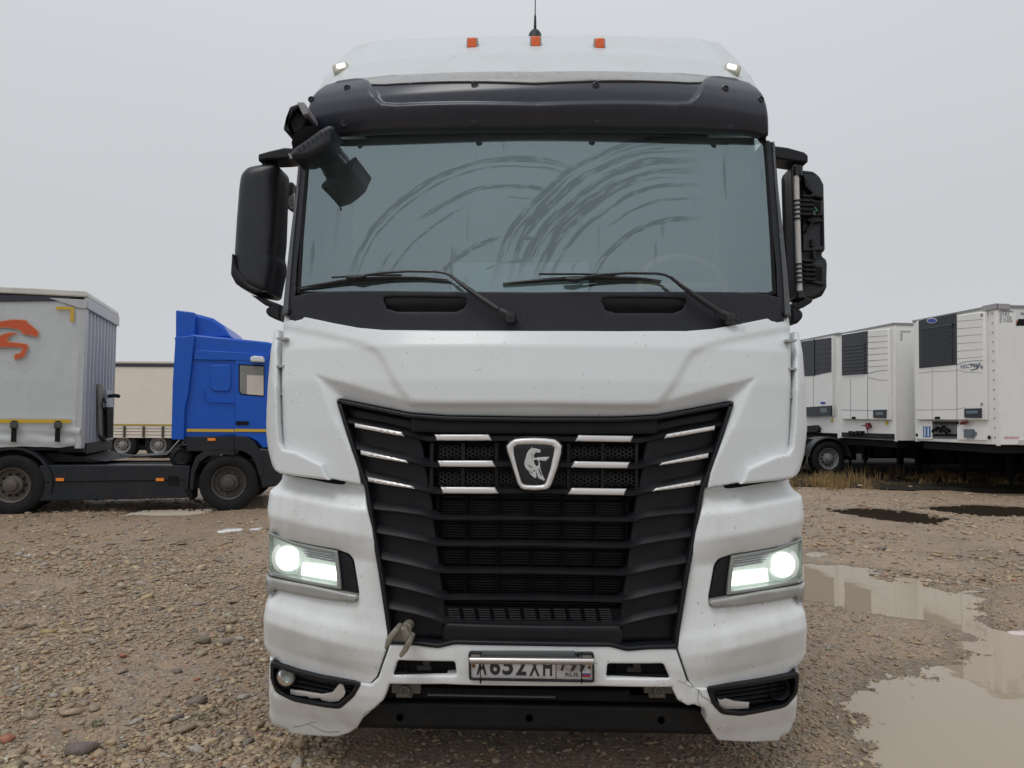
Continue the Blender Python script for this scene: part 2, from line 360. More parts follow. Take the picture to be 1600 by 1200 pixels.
def ground_mat():
    mt = bpy.data.materials.new('wet_gravel'); mt.use_nodes = True; t = mt.node_tree; L = t.links.new; b = t.nodes['Principled BSDF']
    co = N(t, 'ShaderNodeTexCoord').outputs['Object']
    def noi(s, d=6, rg=.5):
        n = N(t, 'ShaderNodeTexNoise'); n.inputs['Scale'].default_value = s; n.inputs['Detail'].default_value = d; n.inputs['Roughness'].default_value = rg; L(co, n.inputs['Vector']); return n.outputs[0]
    def rmp(src, st):
        r_ = N(t, 'ShaderNodeValToRGB'); e = r_.color_ramp.elements
        e[0].position = st[0][0]; e[0].color = (*st[0][1], 1); e[1].position = st[-1][0]; e[1].color = (*st[-1][1], 1)
        for p, c in st[1:-1]: k = e.new(p); k.color = (*c, 1)
        L(src, r_.inputs[0]); return r_.outputs[0]
    def mixn(f, a, c, mode='MIX'):
        n = N(t, 'ShaderNodeMixRGB', blend_type=mode)
        if isinstance(f, float): n.inputs[0].default_value = f
        else: L(f, n.inputs[0])
        L(a, n.inputs[1]); L(c, n.inputs[2]) ; return n.outputs[0]
    base = rmp(noi(.9, 8, .6), [(.3, (.26, .175, .11)), (.5, (.33, .235, .155)), (.7, (.38, .285, .20))])
    v = N(t, 'ShaderNodeTexVoronoi'); v.inputs['Scale'].default_value = 48; v.inputs['Randomness'].default_value = 1; L(co, v.inputs['Vector'])
    bw = N(t, 'ShaderNodeSeparateColor'); L(v.outputs['Color'], bw.inputs[0])
    peb = rmp(bw.outputs[0], [(0, (.15, .115, .085)), (.35, (.29, .215, .145)), (.6, (.35, .275, .195)), (.8, (.235, .20, .165)), (.93, (.46, .38, .29)), (1, (.36, .15, .09))])
    pm = rmp(noi(7, 4), [(.42, (0, 0, 0)), (.55, (1, 1, 1))])
    c1 = mixn(pm, base, peb)
    v2 = N(t, 'ShaderNodeTexVoronoi'); v2.inputs['Scale'].default_value = 140; L(co, v2.inputs['Vector'])
    b2 = N(t, 'ShaderNodeSeparateColor'); L(v2.outputs['Color'], b2.inputs[0])
    fine = rmp(b2.outputs[1], [(0, (.45, .45, .45)), (.5, (1, 1, 1)), (1, (1.5, 1.42, 1.3))])
    c2 = mixn(.6, c1, fine, 'MULTIPLY')
    # wet, darker, smoother near the water line: follows the height of the ground
    sx = N(t, 'ShaderNodeSeparateXYZ'); L(co, sx.inputs[0])
    wet = N(t, 'ShaderNodeMapRange'); wet.inputs[1].default_value = -.004; wet.inputs[2].default_value = .019; wet.inputs[3].default_value = 1; wet.inputs[4].default_value = 0; L(sx.outputs[2], wet.inputs[0])
    dk = N(t, 'ShaderNodeRGB'); dk.outputs[0].default_value = (.16, .112, .075, 1)
    wf = N(t, 'ShaderNodeMath', op='MULTIPLY'); L(wet.outputs[0], wf.inputs[0]); wf.inputs[1].default_value = .9
    L(mixn(wf.outputs[0], c2, dk.outputs[0]), b.inputs['Base Color'])
    ro = N(t, 'ShaderNodeMapRange'); ro.inputs[3].default_value = .62; ro.inputs[4].default_value = .24; L(wet.outputs[0], ro.inputs[0]); L(ro.outputs[0], b.inputs['Roughness'])
    hm = N(t, 'ShaderNodeMath', op='ADD'); L(v.outputs['Distance'], hm.inputs[0]); L(noi(60, 6, .65), hm.inputs[1])
    bn = N(t, 'ShaderNodeBump'); bn.inputs['Strength'].default_value = .8; bn.inputs['Distance'].default_value = .012; L(hm.outputs[0], bn.inputs['Height']); L(bn.outputs[0], b.inputs['Normal'])
    return mt
GM = ground_mat()
ys = np.concatenate([np.linspace(1.2, 2.6, 14)[:-1], 2.6*np.exp(np.linspace(0, math.log(70/2.6), 560))])
us = np.linspace(-1, 1, 640)
YY, UU = np.meshgrid(ys, us, indexing='ij'); XX = UU*(1.15*YY+1.5)
HH = gh(XX, YY); edge = ss(45, 70, YY); HH = HH*(1-edge)-.03*edge
edgx = ss(.93, 1, np.abs(UU)); HH = HH*(1-edgx)-.05*edgx; HH[0] = -.06
nr, nc = YY.shape; I = np.arange(nr*nc).reshape(nr, nc)
F = np.stack([I[:-1, :-1].ravel(), I[:-1, 1:].ravel(), I[1:, 1:].ravel(), I[1:, :-1].ravel()], 1)
gnd = npmesh('ground', np.stack([XX.ravel(), YY.ravel(), HH.ravel()], 1), F, GM, None, True); tag(gnd, kind='structure')
far = MB().add([(-900, -900, -.045), (900, -900, -.045), (900, 1500, -.045), (-900, 1500, -.045)], [(0, 1, 2, 3)]).build('terrain', GM); tag(far, kind='structure')

wm = bpy.data.materials.new('muddy_water'); wm.use_nodes = True; t = wm.node_tree; b = t.nodes['Principled BSDF']
b.inputs['Base Color'].default_value = (.385, .31, .225, 1); b.inputs['Roughness'].default_value = .02; b.inputs['IOR'].default_value = 1.42
n = N(t, 'ShaderNodeTexNoise'); n.inputs['Scale'].default_value = 5; n.inputs['Detail'].default_value = 3; tcn = N(t, 'ShaderNodeTexCoord'); t.links.new(tcn.outputs['Object'], n.inputs['Vector'])
bn = N(t, 'ShaderNodeBump'); bn.inputs['Strength'].default_value = .012; bn.inputs['Distance'].default_value = .05; t.links.new(n.outputs[0], bn.inputs['Height']); t.links.new(bn.outputs[0], b.inputs['Normal'])
wm2 = wm.copy(); wm2.name = 'dark_water'; wm2.node_tree.nodes['Principled BSDF'].inputs['Base Color'].default_value = (.055, .042, .030, 1)
for i, q in enumerate(PUDG):
    p = offset(q, -.45) if i == 2 else offset(q, -.22)
    if i == 2: p = np.array([(q[:, 0].min()-.4, q[:, 1].min()-.3), (q[:, 0].max()+.3, q[:, 1].min()-.3), (q[:, 0].max()+.3, q[:, 1].max()+.35), (q[:, 0].min()-.4, q[:, 1].max()+.35)])
    o = MB().add([(x, y, 0.) for x, y in p], [tuple(range(len(p)))]).build('puddle_water', wm if i not in (0, 1) else wm2); tag(o, kind='structure')
    if o.data.polygons[0].normal.z < 0: o.data.flip_normals()

def stone_mat():
    mt = bpy.data.materials.new('stones'); mt.use_nodes = True; t = mt.node_tree; L = t.links.new; b = t.nodes['Principled BSDF']
    g = N(t, 'ShaderNodeNewGeometry'); r_ = N(t, 'ShaderNodeValToRGB'); r_.color_ramp.interpolation = 'CONSTANT'
    cs = [(0, (.31, .225, .145)), (.15, (.38, .285, .18)), (.32, (.28, .21, .145)), (.46, (.43, .32, .195)), (.6, (.33, .255, .175)), (.72, (.48, .375, .235)), (.80, (.20, .165, .135)), (.86, (.36, .32, .265)), (.92, (.33, .28, .17)), (.95, (.40, .24, .14)), (.972, (.48, .36, .18)), (.984, (.38, .14, .08)), (.992, (.58, .53, .44))]
    e = r_.color_ramp.elements; e[0].position = 0; e[0].color = (*cs[0][1], 1); e[1].position = cs[1][0]; e[1].color = (*cs[1][1], 1)
    for p, c in cs[2:]: k = e.new(p); k.color = (*c, 1)
    L(g.outputs['Random Per Island'], r_.inputs[0])
    n = N(t, 'ShaderNodeTexNoise'); n.inputs['Scale'].default_value = 90; n.inputs['Detail'].default_value = 5; co = N(t, 'ShaderNodeTexCoord'); L(co.outputs['Object'], n.inputs['Vector'])
    mr = N(t, 'ShaderNodeMapRange'); mr.inputs[1].default_value = .3; mr.inputs[2].default_value = .7; mr.inputs[3].default_value = .62; mr.inputs[4].default_value = 1.25; L(n.outputs[0], mr.inputs[0])
    vm = N(t, 'ShaderNodeVectorMath', op='SCALE'); L(r_.outputs[0], vm.inputs[0]); L(mr.outputs[0], vm.inputs[3]); L(vm.outputs[0], b.inputs['Base Color'])
    b.inputs['Roughness'].default_value = .52
    bn = N(t, 'ShaderNodeBump'); bn.inputs['Strength'].default_value = .5; bn.inputs['Distance'].default_value = .004; L(n.outputs[0], bn.inputs['Height']); L(bn.outputs[0], b.inputs['Normal'])
    return mt
STM = stone_mat()
ph = (1+5**.5)/2
ICO = np.array([(-1, ph, 0), (1, ph, 0), (-1, -ph, 0), (1, -ph, 0), (0, -1, ph), (0, 1, ph), (0, -1, -ph), (0, 1, -ph), (ph, 0, -1), (ph, 0, 1), (-ph, 0, -1), (-ph, 0, 1)])/math.sqrt(1+ph*ph)
ICF = np.array([(0, 11, 5), (0, 5, 1), (0, 1, 7), (0, 7, 10), (0, 10, 11), (1, 5, 9), (5, 11, 4), (11, 10, 2), (10, 7, 6), (7, 1, 8), (3, 9, 4), (3, 4, 2), (3, 2, 6), (3, 6, 8), (3, 8, 9), (4, 9, 5), (2, 4, 11), (6, 2, 10), (8, 6, 7), (9, 8, 1)])
def stones(name, x, y, size, bury=.1):
    n = len(x); h = gh(x, y); k = (h > -.004) | (rng.random(n) < .05); k &= ~((np.abs(x) < 1.15) & (y > 3.9) & (y < 8))
    x, y, h, size = x[k], y[k], h[k], size[k]; n = len(x)
    V = ICO[None]*(1+rng.uniform(-.28, .28, (n, 12, 1)))
    sc = np.stack([rng.uniform(.8, 1.7, n), rng.uniform(.6, 1.1, n), rng.uniform(.25, .6, n)], 1)*size[:, None]*.5
    V = V*sc[:, None]; a = rng.uniform(0, 6.28, n); tl = rng.uniform(-.35, .35, n)
    X = V[..., 0]*np.cos(tl)[:, None]-V[..., 2]*np.sin(tl)[:, None]; Z = V[..., 0]*np.sin(tl)[:, None]+V[..., 2]*np.cos(tl)[:, None]
    Xr = X*np.cos(a)[:, None]-V[..., 1]*np.sin(a)[:, None]; Yr = X*np.sin(a)[:, None]+V[..., 1]*np.cos(a)[:, None]
    P = np.stack([Xr+x[:, None], Yr+y[:, None], Z+(h+size*bury)[:, None]], 2).reshape(-1, 3)
    Fx = (ICF[None]+(np.arange(n)*12)[:, None, None]).reshape(-1, 3)
    o = npmesh(name, P, Fx, STM); tag(o, kind='stuff'); return o
def scat(n, y0, y1, side, pw=1.4, sl=.88, ex=.6):
    y = y0+(y1-y0)*rng.random(n)**pw; x = rng.uniform(0, 1, n)
    if side < 0: x = -(.9+x*(sl*y+ex-.9))
    elif side > 0: x = .9+x*(sl*y+ex-.9)
    else: x = (x*2-1)*(sl*y+ex)
    cl = fbm(x*1.3, y*1.3, 3, 77)+.5; k = rng.random(n) < np.clip(cl*2.4-.25, .08, 1); return x[k], y[k]
def lg(n, med, sg): return med*np.exp(rng.normal(0, sg, n))
x, y = scat(60000, 2.7, 8.5, -1); s1 = np.clip(lg(len(x), .0175, .50), .006, .08); a1 = (x, y, s1)
x, y = scat(24000, 2.7, 8.5, 1); s2 = np.clip(lg(len(x), .015, .42), .006, .045); a2 = (x, y, s2)
x, y = scat(30000, 7.5, 24, 0, 1.5); s3 = np.clip(lg(len(x), .036, .45), .012, .12); a3 = (x, y, s3)
x, y = scat(2600, 2.7, 3.9, 0, 1, .7); s4 = np.clip(lg(len(x), .02, .4), .008, .045); a4 = (x, y, s4)
x, y = scat(900, 2.8, 9, -1, 1.3); s5 = np.clip(lg(len(x), .058, .3), .035, .12); a5 = (x, y, s5)
xx, yy_, sz = [np.concatenate(c) for c in zip(a1, a2, a3, a4, a5)]
stones('gravel', xx, yy_, sz); tag(bpy.data.objects['gravel'], 'loose wet brown and grey gravel strewn over the yard', 'gravel', kind='stuff')
vp = np.array([Gnd(1180, 760), Gnd(1300, 764), Gnd(1420, 768), Gnd(1500, 770), Gnd(1620, 774), Gnd(1900, 778), (60, 16), (80, 80), (2, 80), (2.5, 17.8)]); vp = dens(vp, .25); vp[:, 1] += .5*fbm(vp[:, 0]*1.3, vp[:, 1]*1.3, 4, 91)
vg = MB().add([(x, y, .05) for x, y in vp], [tuple(range(len(vp)))]).build('verge_soil', mat('dark_soil', (.026, .023, .018), .9, spec=.1, dirt=.7, dcol=(.055, .046, .026), dscale=2.5, bump=1., bscale=14)); tag(vg, kind='structure')
if vg.data.polygons[0].normal.z < 0: vg.data.flip_normals()
# a few paler / redder stones that stand out, each a thing of its own
def rock(name, px, py, w_, h_, dp, col, label, cat='stone', grp=None):
    x, y = Gnd(px, py); V = ICO*(1+rng.uniform(-.32, .32, (12, 1)))*np.array([w_, dp, h_])*.5
    z = float(gh(np.array([x]), np.array([y]))[0]); m_ = mat('stone_'+name+str(px), col, .6, var=.5, vscale=40, bump=.5, bscale=80)
    o = npmesh(name, V, ICF, m_); o.location = (x, y, max(z, 0)+h_*.25); tag(o, label, cat, grp)
rock('stone', 75, 995, .13, .03, .07, (.42, .31, .13), 'yellow flat stone left of a paler one on the left gravel')
rock('stone', 100, 994, .12, .04, .07, (.50, .40, .25), 'pale sandy flat stone right of the yellow one on the left gravel')
rock('stone', 128, 1183, .17, .08, .12, (.17, .13, .11), 'large brownish grey rock at the bottom left of the gravel')
rock('stone', 10, 1165, .09, .05, .08, (.38, .15, .08), 'orange brick fragment at the bottom left corner of the yard', 'brick fragment')
rock('stone', 310, 950, .17, .02, .09, (.30, .23, .21), 'flat pinkish slab lying in gravel left of the bumper')
rock('stone', 185, 928, .15, .015, .07, (.27, .20, .18), 'thin pinkish slab lying farther back in the left gravel')
rock('stone', 318, 1012, .14, .07, .10, (.21, .18, .13), 'greenish grey rock beside the bumper corner on the left')
rock('stone', 351, 1013, .12, .06, .08, (.24, .19, .16), 'round brown rock nearest the bumper corner on the left')
rock('stone', 221, 918, .13, .05, .08, (.36, .31, .26), 'pale pointed stone standing out in the middle of the left gravel')
snow = mat('old_snow', (.72, .72, .73), .6, bump=.6, bscale=50, dirt=.8, dcol=(.3, .25, .2), dscale=25)
def patch(name, pts, mt, lab, cat, hh=.002):
    g = [Gnd(*p) for p in pts]; z = float(np.max(gh(np.array([p[0] for p in g]), np.array([p[1] for p in g]))))-.004
    V = dens(np.array(g), .03); V = V+np.stack([.035*fbm(V[:, 0]*22, V[:, 1]*22, 2, 5), .05*fbm(V[:, 0]*22, V[:, 1]*22, 2, 15)], 1); c = V.mean(0); n = len(V)
    vs = [(x, y, z-.03) for x, y in V]+[(c[0]+(x-c[0])*.8, c[1]+(y-c[1])*.8, z+hh) for x, y in V]
    o = MB().add(vs, [tuple(range(n, 2*n))]+[(i, (i+1) % n, n+(i+1) % n, n+i) for i in range(n)]).build(name, mt, None, 80); tag(o, lab, cat)
patch('snow_patch', [(333, 834), (352, 829), (380, 828), (382, 831), (345, 835)], snow, 'thin strip of old snow on gravel behind the white bumper', 'snow patch')
patch('snow_patch', [(386, 829), (410, 826), (411, 830), (390, 832)], snow, 'short scrap of old snow almost touching the white bumper', 'snow patch')
patch('snow_patch', [(31, 871), (44, 866), (60, 869), (80, 867), (78, 871), (50, 872)], snow, 'small patch of old snow at far left of the gravel', 'snow patch')
patch('snow_patch', [(85, 939), (95, 937), (108, 938), (97, 941)], snow, 'tiny snow scrap nearest the camera on the left gravel', 'snow patch')
patch('litter', [(1565, 989), (1590, 986), (1640, 988), (1640, 993), (1600, 993)], mat('litter_white', (.7, .6, .58), .5), 'pale strip of litter at the right edge of the puddle', 'litter')

# dry grass along the edge of the yard
gmat = mat('dry_grass', (.30, .195, .075), .8, var=.7, vscale=5)
V = []; F = []
tufts = []; gcl = [random.uniform(1200, 1420) for _ in range(13)]
for i in range(150):
    px = random.choice(gcl)+random.gauss(0, 9) if i % 3 else random.uniform(1195, 1425); tufts.append((px, random.uniform(752, 768)-(0 if px < 1380 else 4), random.uniform(.08, .30)*(1 if i % 3 else .6)))
for i in range(60): tufts.append((random.uniform(1430, 1620), random.uniform(742, 760), random.uniform(.08, .22)))
for i in range(26): tufts.append((random.uniform(1190, 1420), random.uniform(738, 752), random.uniform(.2, .36)))
for px, py, hg in tufts:
    cx, cy = Gnd(px, py)
    for k in range(26):
        x = cx+random.gauss(0, .13); y = cy+random.gauss(0, .13); a = random.uniform(0, 6.28); l = hg*random.uniform(.5, 1.2); ln = random.uniform(.1, .5)*l; wd = .007
        c, s = math.cos(a), math.sin(a); n = len(V); b_ = (-s*wd, c*wd)
        V += [(x-b_[0], y-b_[1], 0), (x+b_[0], y+b_[1], 0), (x+c*ln*.4+b_[0]*.6, y+s*ln*.4+b_[1]*.6, l*.6), (x+c*ln*.4-b_[0]*.6, y+s*ln*.4-b_[1]*.6, l*.6), (x+c*ln, y+s*ln, l)]
        F += [(n, n+1, n+2), (n, n+2, n+3), (n+3, n+2, n+4)]
gr = npmesh('dry_grass', V, F, gmat); tag(gr, 'dry yellow grass tufts growing along the edge of the gravel', 'grass', kind='stuff')
V = []; F = []
gmg = mat('green_weed', (.07, .11, .03), .8)
for (px, py) in [(318, 1130), (365, 1107), (255, 1020), (228, 1045), (60, 1110), (345, 1118), (150, 1140), (20, 1030)]:
    cx, cy = Gnd(px, py)
    for k in range(26):
        x = cx+random.gauss(0, .03); y = cy+random.gauss(0, .03); a = random.uniform(0, 6.28); l = random.uniform(.01, .035); n = len(V)
        V += [(x, y, .015), (x+.006*math.cos(a+1.5), y+.006*math.sin(a+1.5), .015), (x+l*math.cos(a), y+l*math.sin(a), .02+l)]; F += [(n, n+1, n+2)]
tag(npmesh('weeds', V, F, gmg), 'sparse tiny green weeds between the stones', 'weeds', kind='stuff')

# ------------------------------------------------------------------ frames for the parked vehicles
class Fr:
    def __init__(s, org, a): s.o = np.array([org[0], org[1], 0.]); s.a = a; s.ex = np.array([math.cos(a), math.sin(a), 0]); s.ey = np.array([-math.sin(a), math.cos(a), 0])
    def hx(s, px, py, x0=0.):              # photo ray with local plane x = x0 -> (y, z)
        v = ray(px, py); c = CAM-s.o; t = (x0-c@s.ex)/(v@s.ex); p = c+v*t; return (p@s.ey, p[2])
    def hy(s, px, py, y0=0.):              # with local plane y = y0 -> (x, z)
        v = ray(px, py); c = CAM-s.o; t = (y0-c@s.ey)/(v@s.ey); p = c+v*t; return (p@s.ex, p[2])
def wheel(name, c, r, wd, parent, side=-1, rim=RIMD, rr=.58):
    """wheel with its axle along local y; side -1 = outer face towards -y"""
    s = side
    o = MB().lathe(c, 1, [(s*-wd, r*rr), (s*-wd, r*.93), (s*-wd*.93, r*.985), (s*-wd*.8, r), (s*-wd*.2, r), (s*-.02, r*.985), (s*0.0, r*.93), (s*.008, r*.8), (s*0, r*(rr+.04)), (s*-.02, r*rr)], 40).build(name, TYRE, parent, 50)
    MB().lathe(c, 1, [(s*-.02, r*(rr+.01)), (s*-.005, r*rr), (s*-.02, r*(rr-.05)), (s*-.09, r*(rr-.08)), (s*-.10, r*.34), (s*-.04, r*.30), (s*-.03, r*.2), (s*.03, r*.19), (s*.04, r*.15), (s*.045, 0.001)], 28).build('rim', rim, o, 40)
    b_ = MB()
    for k in range(10):
        t_ = 2*math.pi*k/10; q = (c[0]+math.cos(t_)*r*.37, c[1], c[2]+math.sin(t_)*r*.37); b_.lathe(q, 1, [(s*-.11, r*.035), (s*-.05, r*.035), (s*-.05, .001)], 6)
    b_.build('wheel_nuts', RIMD if rim is RIMD else DULL, o)
    return o

# ------------------------------------------------------------------ blue tractor, left
BLUE = mat('blue_paint', (.006, .095, .52), .35, spec=.35, specks=.3, dirt=.12, dcol=(.03, .07, .22), dscale=5, coat=.1)
YEL = mat('yellow_reflective_tape', (.62, .40, .03), .4)
DARKG = mat('dark_chassis', (.012, .013, .015), .6, spec=.3, dirt=.5, dcol=(.035, .032, .028), dscale=5)
SKIRT = mat('skirt_plastic', (.014, .017, .022), .45, spec=.35, dirt=.4, dcol=(.035, .033, .03), dscale=4, streak=.3)
T = Fr(O2W(-4.81, 12.55), R(11.4)+PSI)
tr = thing('tractor_truck', 'blue truck tractor seen side on, parked left of the white truck with a grey trailer', 'truck', (T.o[0], T.o[1], 0), T.a)
def tp(l, y0=0.): return [T.hy(px, py, y0) for px, py in l]
cabside = tp([(268, 686), (270, 600), (275, 566), (274, 534), (300, 522), (360, 528), (418, 534), (440, 541), (449, 580), (452, 690), (408, 700), (398, 688), (370, 682), (330, 684)])
MB().prism(cabside, 1, .02, 2.42).build('cab', BLUE, tr, 30, .03)
MB().prism(tp([(268, 687), (270, 600), (274, 534), (273, 527), (304, 524), (302, 545), (300, 566), (295, 612), (289, 640), (288, 687)], -.03), 1, -.05, .018).build('side_fairing', BLUE, tr, 30, .012)
defl = tp([(274, 532), (274, 484), (306, 488), (328, 494), (345, 506), (358, 526), (330, 527)])
MB().prism(defl, 1, .25, 2.2).build('roof_deflector', BLUE, tr, 30, .05)
MB().prism(tp([(274, 528), (274, 484), (304, 488), (304, 525)], .1), 1, .12, 2.3).build('deflector_wing', BLUE, tr, 30, .02)
MB().prism(tp([(302, 562), (420, 564), (420, 553), (304, 547)]), 1, -.012, .03).build('roof_moulding', BLUE, tr, 30, .008)
dr = MB().prism(tp([(368, 563), (450, 564), (452, 690), (412, 700), (403, 690), (390, 683), (367, 681)]), 1, -.008, .03).build('door', BLUE, tr, 30, .01)
MB().prism(tp([(373, 569), (413, 571), (413, 620), (377, 617), (373, 612)]), 1, -.012, .0).build('window_seal', DULL, dr)
MB().prism(tp([(375, 571), (412, 573), (412, 618), (378, 615), (375, 611)]), 1, -.016, -.01).build('window', mat('cab_window_pale', (.22, .225, .21), .12, dirt=.3, dcol=(.12, .12, .11)), dr)  # opaque pale colour stands in for the reflection on the window
curtain = MB().prism(tp([(386, 586), (412, 587), (412, 618), (386, 616)]), 1, -.0185, -.0165).build('window_blind', mat('window_blind', (.62, .56, .50), .5, dirt=.5, dcol=(.5, .35, .3), dscale=4), dr)
MB().prism(tp([(369, 658), (389, 658), (388, 664), (369, 664)]), 1, -.03, -.006).build('handle', DULL, dr, 30, .004)
MB().prism(tp([(393, 559), (399, 557), (413, 558), (415, 567), (393, 566)]), 1, -.16, -.01).build('mirror', mat('mirror_white', (.7, .72, .74), .4), tr, 30, .02)
MB().prism(tp([(329, 570), (360, 570), (361, 604), (357, 612), (333, 611), (328, 605)]), 1, -.006, .021).build('side_panel', BLUE, tr, 30, .02)
sp = MB(); pth = [(x, -.004, z) for x, z in tp([(318, 610), (319, 622), (324, 627), (366, 629)])]; sp.tube(pth, .012, 6).build('body_crease', BLUE, tr)
for a, b_ in ((292, 366), (367, 420)):
    MB().prism(tp([(a, 670), (b_, 670.5), (b_, 675), (a, 674.5)], -.02), 1, -.022, -.014).build('reflective_stripe', YEL, tr)
MB().prism(tp([(288, 682), (366, 682), (366, 704), (345, 704), (330, 705), (292, 705)]), 1, -.01, .4).build('step_panel', SKIRT, tr, 30, .01)
# wheel arch
arch = tp([(366, 681), (385, 682), (398, 690), (405, 702), (410, 722), (413, 742), (405, 744), (400, 726), (392, 712), (380, 705), (366, 703)])
MB().prism(arch, 1, -.03, .45).build('wheel_arch', SKIRT, tr, 30, .01)
MB().prism(tp([(296, 765), (298, 735), (306, 714), (322, 703), (345, 701), (366, 702), (366, 712), (345, 710), (325, 713), (312, 722), (304, 740), (302, 765)]), 1, -.01, .45).build('mudguard', SKIRT, tr, 30, .01)
MB().prism(tp([(404, 700), (452, 705), (452, 756), (409, 763), (405, 742)]), 1, -.02, 2.4).build('bumper', SKIRT, tr, 30, .03)
MB().prism(tp([(288, 765), (300, 765), (300, 780), (296, 783)]), 1, .02, .45).build('mud_flap', DULL, tr)
r0 = .485
cfx = T.hy(357, 757)[0]; crx = T.hy(17, 762)[0]
for cx in (cfx, crx):
    wheel('wheel', (cx, .01, r0), r0, .30, tr, -1, RIMD if cx == cfx else mat('rusty_rim', (.10, .085, .07), .6, dirt=.6, dscale=10))
    wheel('wheel', (cx, 2.42, r0), r0, .30, tr, 1)
wheel('wheel', (crx, .36, r0), r0, .3, tr, -1)
MB().prism(tp([(62, 727), (60, 783), (293, 778), (297, 728), (250, 727)], .03), 1, .03, .45).build('side_skirt', SKIRT, tr, 30, .012)
sg = MB(); sg.prism(tp([(70, 752), (290, 749), (290, 751), (70, 754)], .03), 1, .022, .04).build('skirt_seam', DULL, tr)
for px in (94, 250):
    MB().prism(tp([(px-6, 747), (px+6, 747), (px+6, 751.5), (px-6, 751.5)], .02), 1, -.0, .035).build('marker_lamp', mat('orange_marker', (.7, .2, .02), .3, emit=(1, .3, .03), estr=.12), tr)
MB().prism(tp([(325, 684.5), (337, 684.5), (337, 688.5), (325, 688.5)]), 1, -.03, 0).build('marker_lamp', MATS['orange_marker'], tr)
MB().prism(tp([(263, 744), (278, 744), (279, 758), (263, 758)], .02), 1, .015, .035).build('skirt_cutout', DULL, tr)
cx, cz = T.hy(283, 714, .2); MB().lathe((cx, .2, cz), 1, [(0, .001), (0, .1), (-.02, .12), (0, .17), (.03, .19), (.7, .19)], 28).build('air_tank', DARKG, tr)
rails = MB(); rails.box((crx-1.0, .8, .55), (cfx+1.1, .92, .78)).box((crx-1.0, 1.5, .55), (cfx+1.1, 1.62, .78)).box((crx-.9, .7, .78), (crx+.9, 1.75, .86)).box((crx-.2, .2, .4), (crx+.2, 2.2, .6)).box((cfx-.1, .2, .4), (cfx+.1, 2.2, .55)).box((cfx-.95, .5, .78), (cfx-.5, 2.0, 1.1)).box((crx+.9, .35, .3), (cfx-.7, 2.0, .75)).build('chassis_frame', DARKG, tr)
mg = MB()
arc = [(crx+.60*math.cos(a), .5+.60*math.sin(a)) for a in np.linspace(-.25, math.pi, 14)]; arc2 = [(crx+.56*math.cos(a), .5+.56*math.sin(a)) for a in np.linspace(math.pi, -.25, 14)]
mg.prism(arc+arc2, 1, 0, .65).build('mudguard', SKIRT, tr); MB().prism(arc+arc2, 1, 1.8, 2.42).build('mudguard', SKIRT, tr)
hz_ = MB(); z0 = 1.12
hz_.tube([(cfx-.9, .7, 1.25), (cfx-1.1, .5, .95), (cfx-1.5, .6, .92), (cfx-2.0, 1.0, .90)], .015, 6).tube([(cfx-.85, .9, 1.25), (cfx-1.0, .8, 1.0), (cfx-1.35, .8, .94), (cfx-1.8, 1.2, .9)], .013, 6).build('air_hose', mat('hose_grey', (.2, .2, .2), .4), tr)
coil = MB(); coil.tube([(cfx-.82+.03*math.cos(k*.9), .35+.03*math.sin(k*.9), 1.35-.006*k) for k in range(60)], .006, 5).build('coiled_cable', DULL, tr)
fw = MB(); fw.lathe((crx-.1, 1.2, .96), 2, [(0, .45), (.06, .45), (.06, .001)], 24).prism([(crx-.9, .84), (crx+1.3, .84), (crx+.6, .98), (crx-.3, 1.02)], 1, .3, 2.1).build('fifth_wheel', DARKG, tr)

# ------------------------------------------------------------------ grey curtain trailer coupled to it
def tarp(name, col, wr=1., lines=None):
    if name in MATS: return MATS[name]
    mt = mat(name, col, .5, dirt=.22, dcol=tuple(c*.7 for c in col), dscale=1.2, streak=.10, spec=.25); t = mt.node_tree; b = t.nodes['Principled BSDF']; L = t.links.new
    co = N(t, 'ShaderNodeTexCoord'); mpn = N(t, 'ShaderNodeMapping'); mpn.inputs['Scale'].default_value = (1.2, 1, .55); L(co.outputs['Object'], mpn.inputs[0])
    n = N(t, 'ShaderNodeTexNoise'); n.inputs['Scale'].default_value = 1.7; n.inputs['Detail'].default_value = 4; n.inputs['Distortion'].default_value = .6; L(mpn.outputs[0], n.inputs[0])
    bn = N(t, 'ShaderNodeBump'); bn.inputs['Strength'].default_value = .28*wr; bn.inputs['Distance'].default_value = .12; L(n.outputs[0], bn.inputs['Height']); L(bn.outputs[0], b.inputs['Normal']); return mt
TARP = tarp('grey_tarpaulin', (.55, .575, .585)); CREAM = tarp('cream_tarpaulin', (.82, .75, .66), .6)
ALU = mat('grey_white_metal', (.50, .515, .53), .4, dirt=.2, dcol=(.3, .3, .28), streak=.3)
ROOFT = mat('roof_tarpaulin', (.66, .65, .60), .5, dirt=.4, dcol=(.35, .34, .3), dscale=3)
ORG = mat('orange_print', (.60, .10, .03), .5); LORG = mat('pale_orange_print', (.65, .35, .22), .5)
G = Fr(O2W(-7.08, 12.2), R(17.7)+PSI)
gt = thing('curtain_trailer', 'grey curtain side trailer with an orange running horse, coupled behind the blue tractor', 'trailer', (G.o[0], G.o[1], 0), G.a)
def gp(l, y0=0.): return [G.hy(px, py, y0) for px, py in l]
zt = G.hy(128, 470)[1]; zb = 1.16; Ln = 13.4
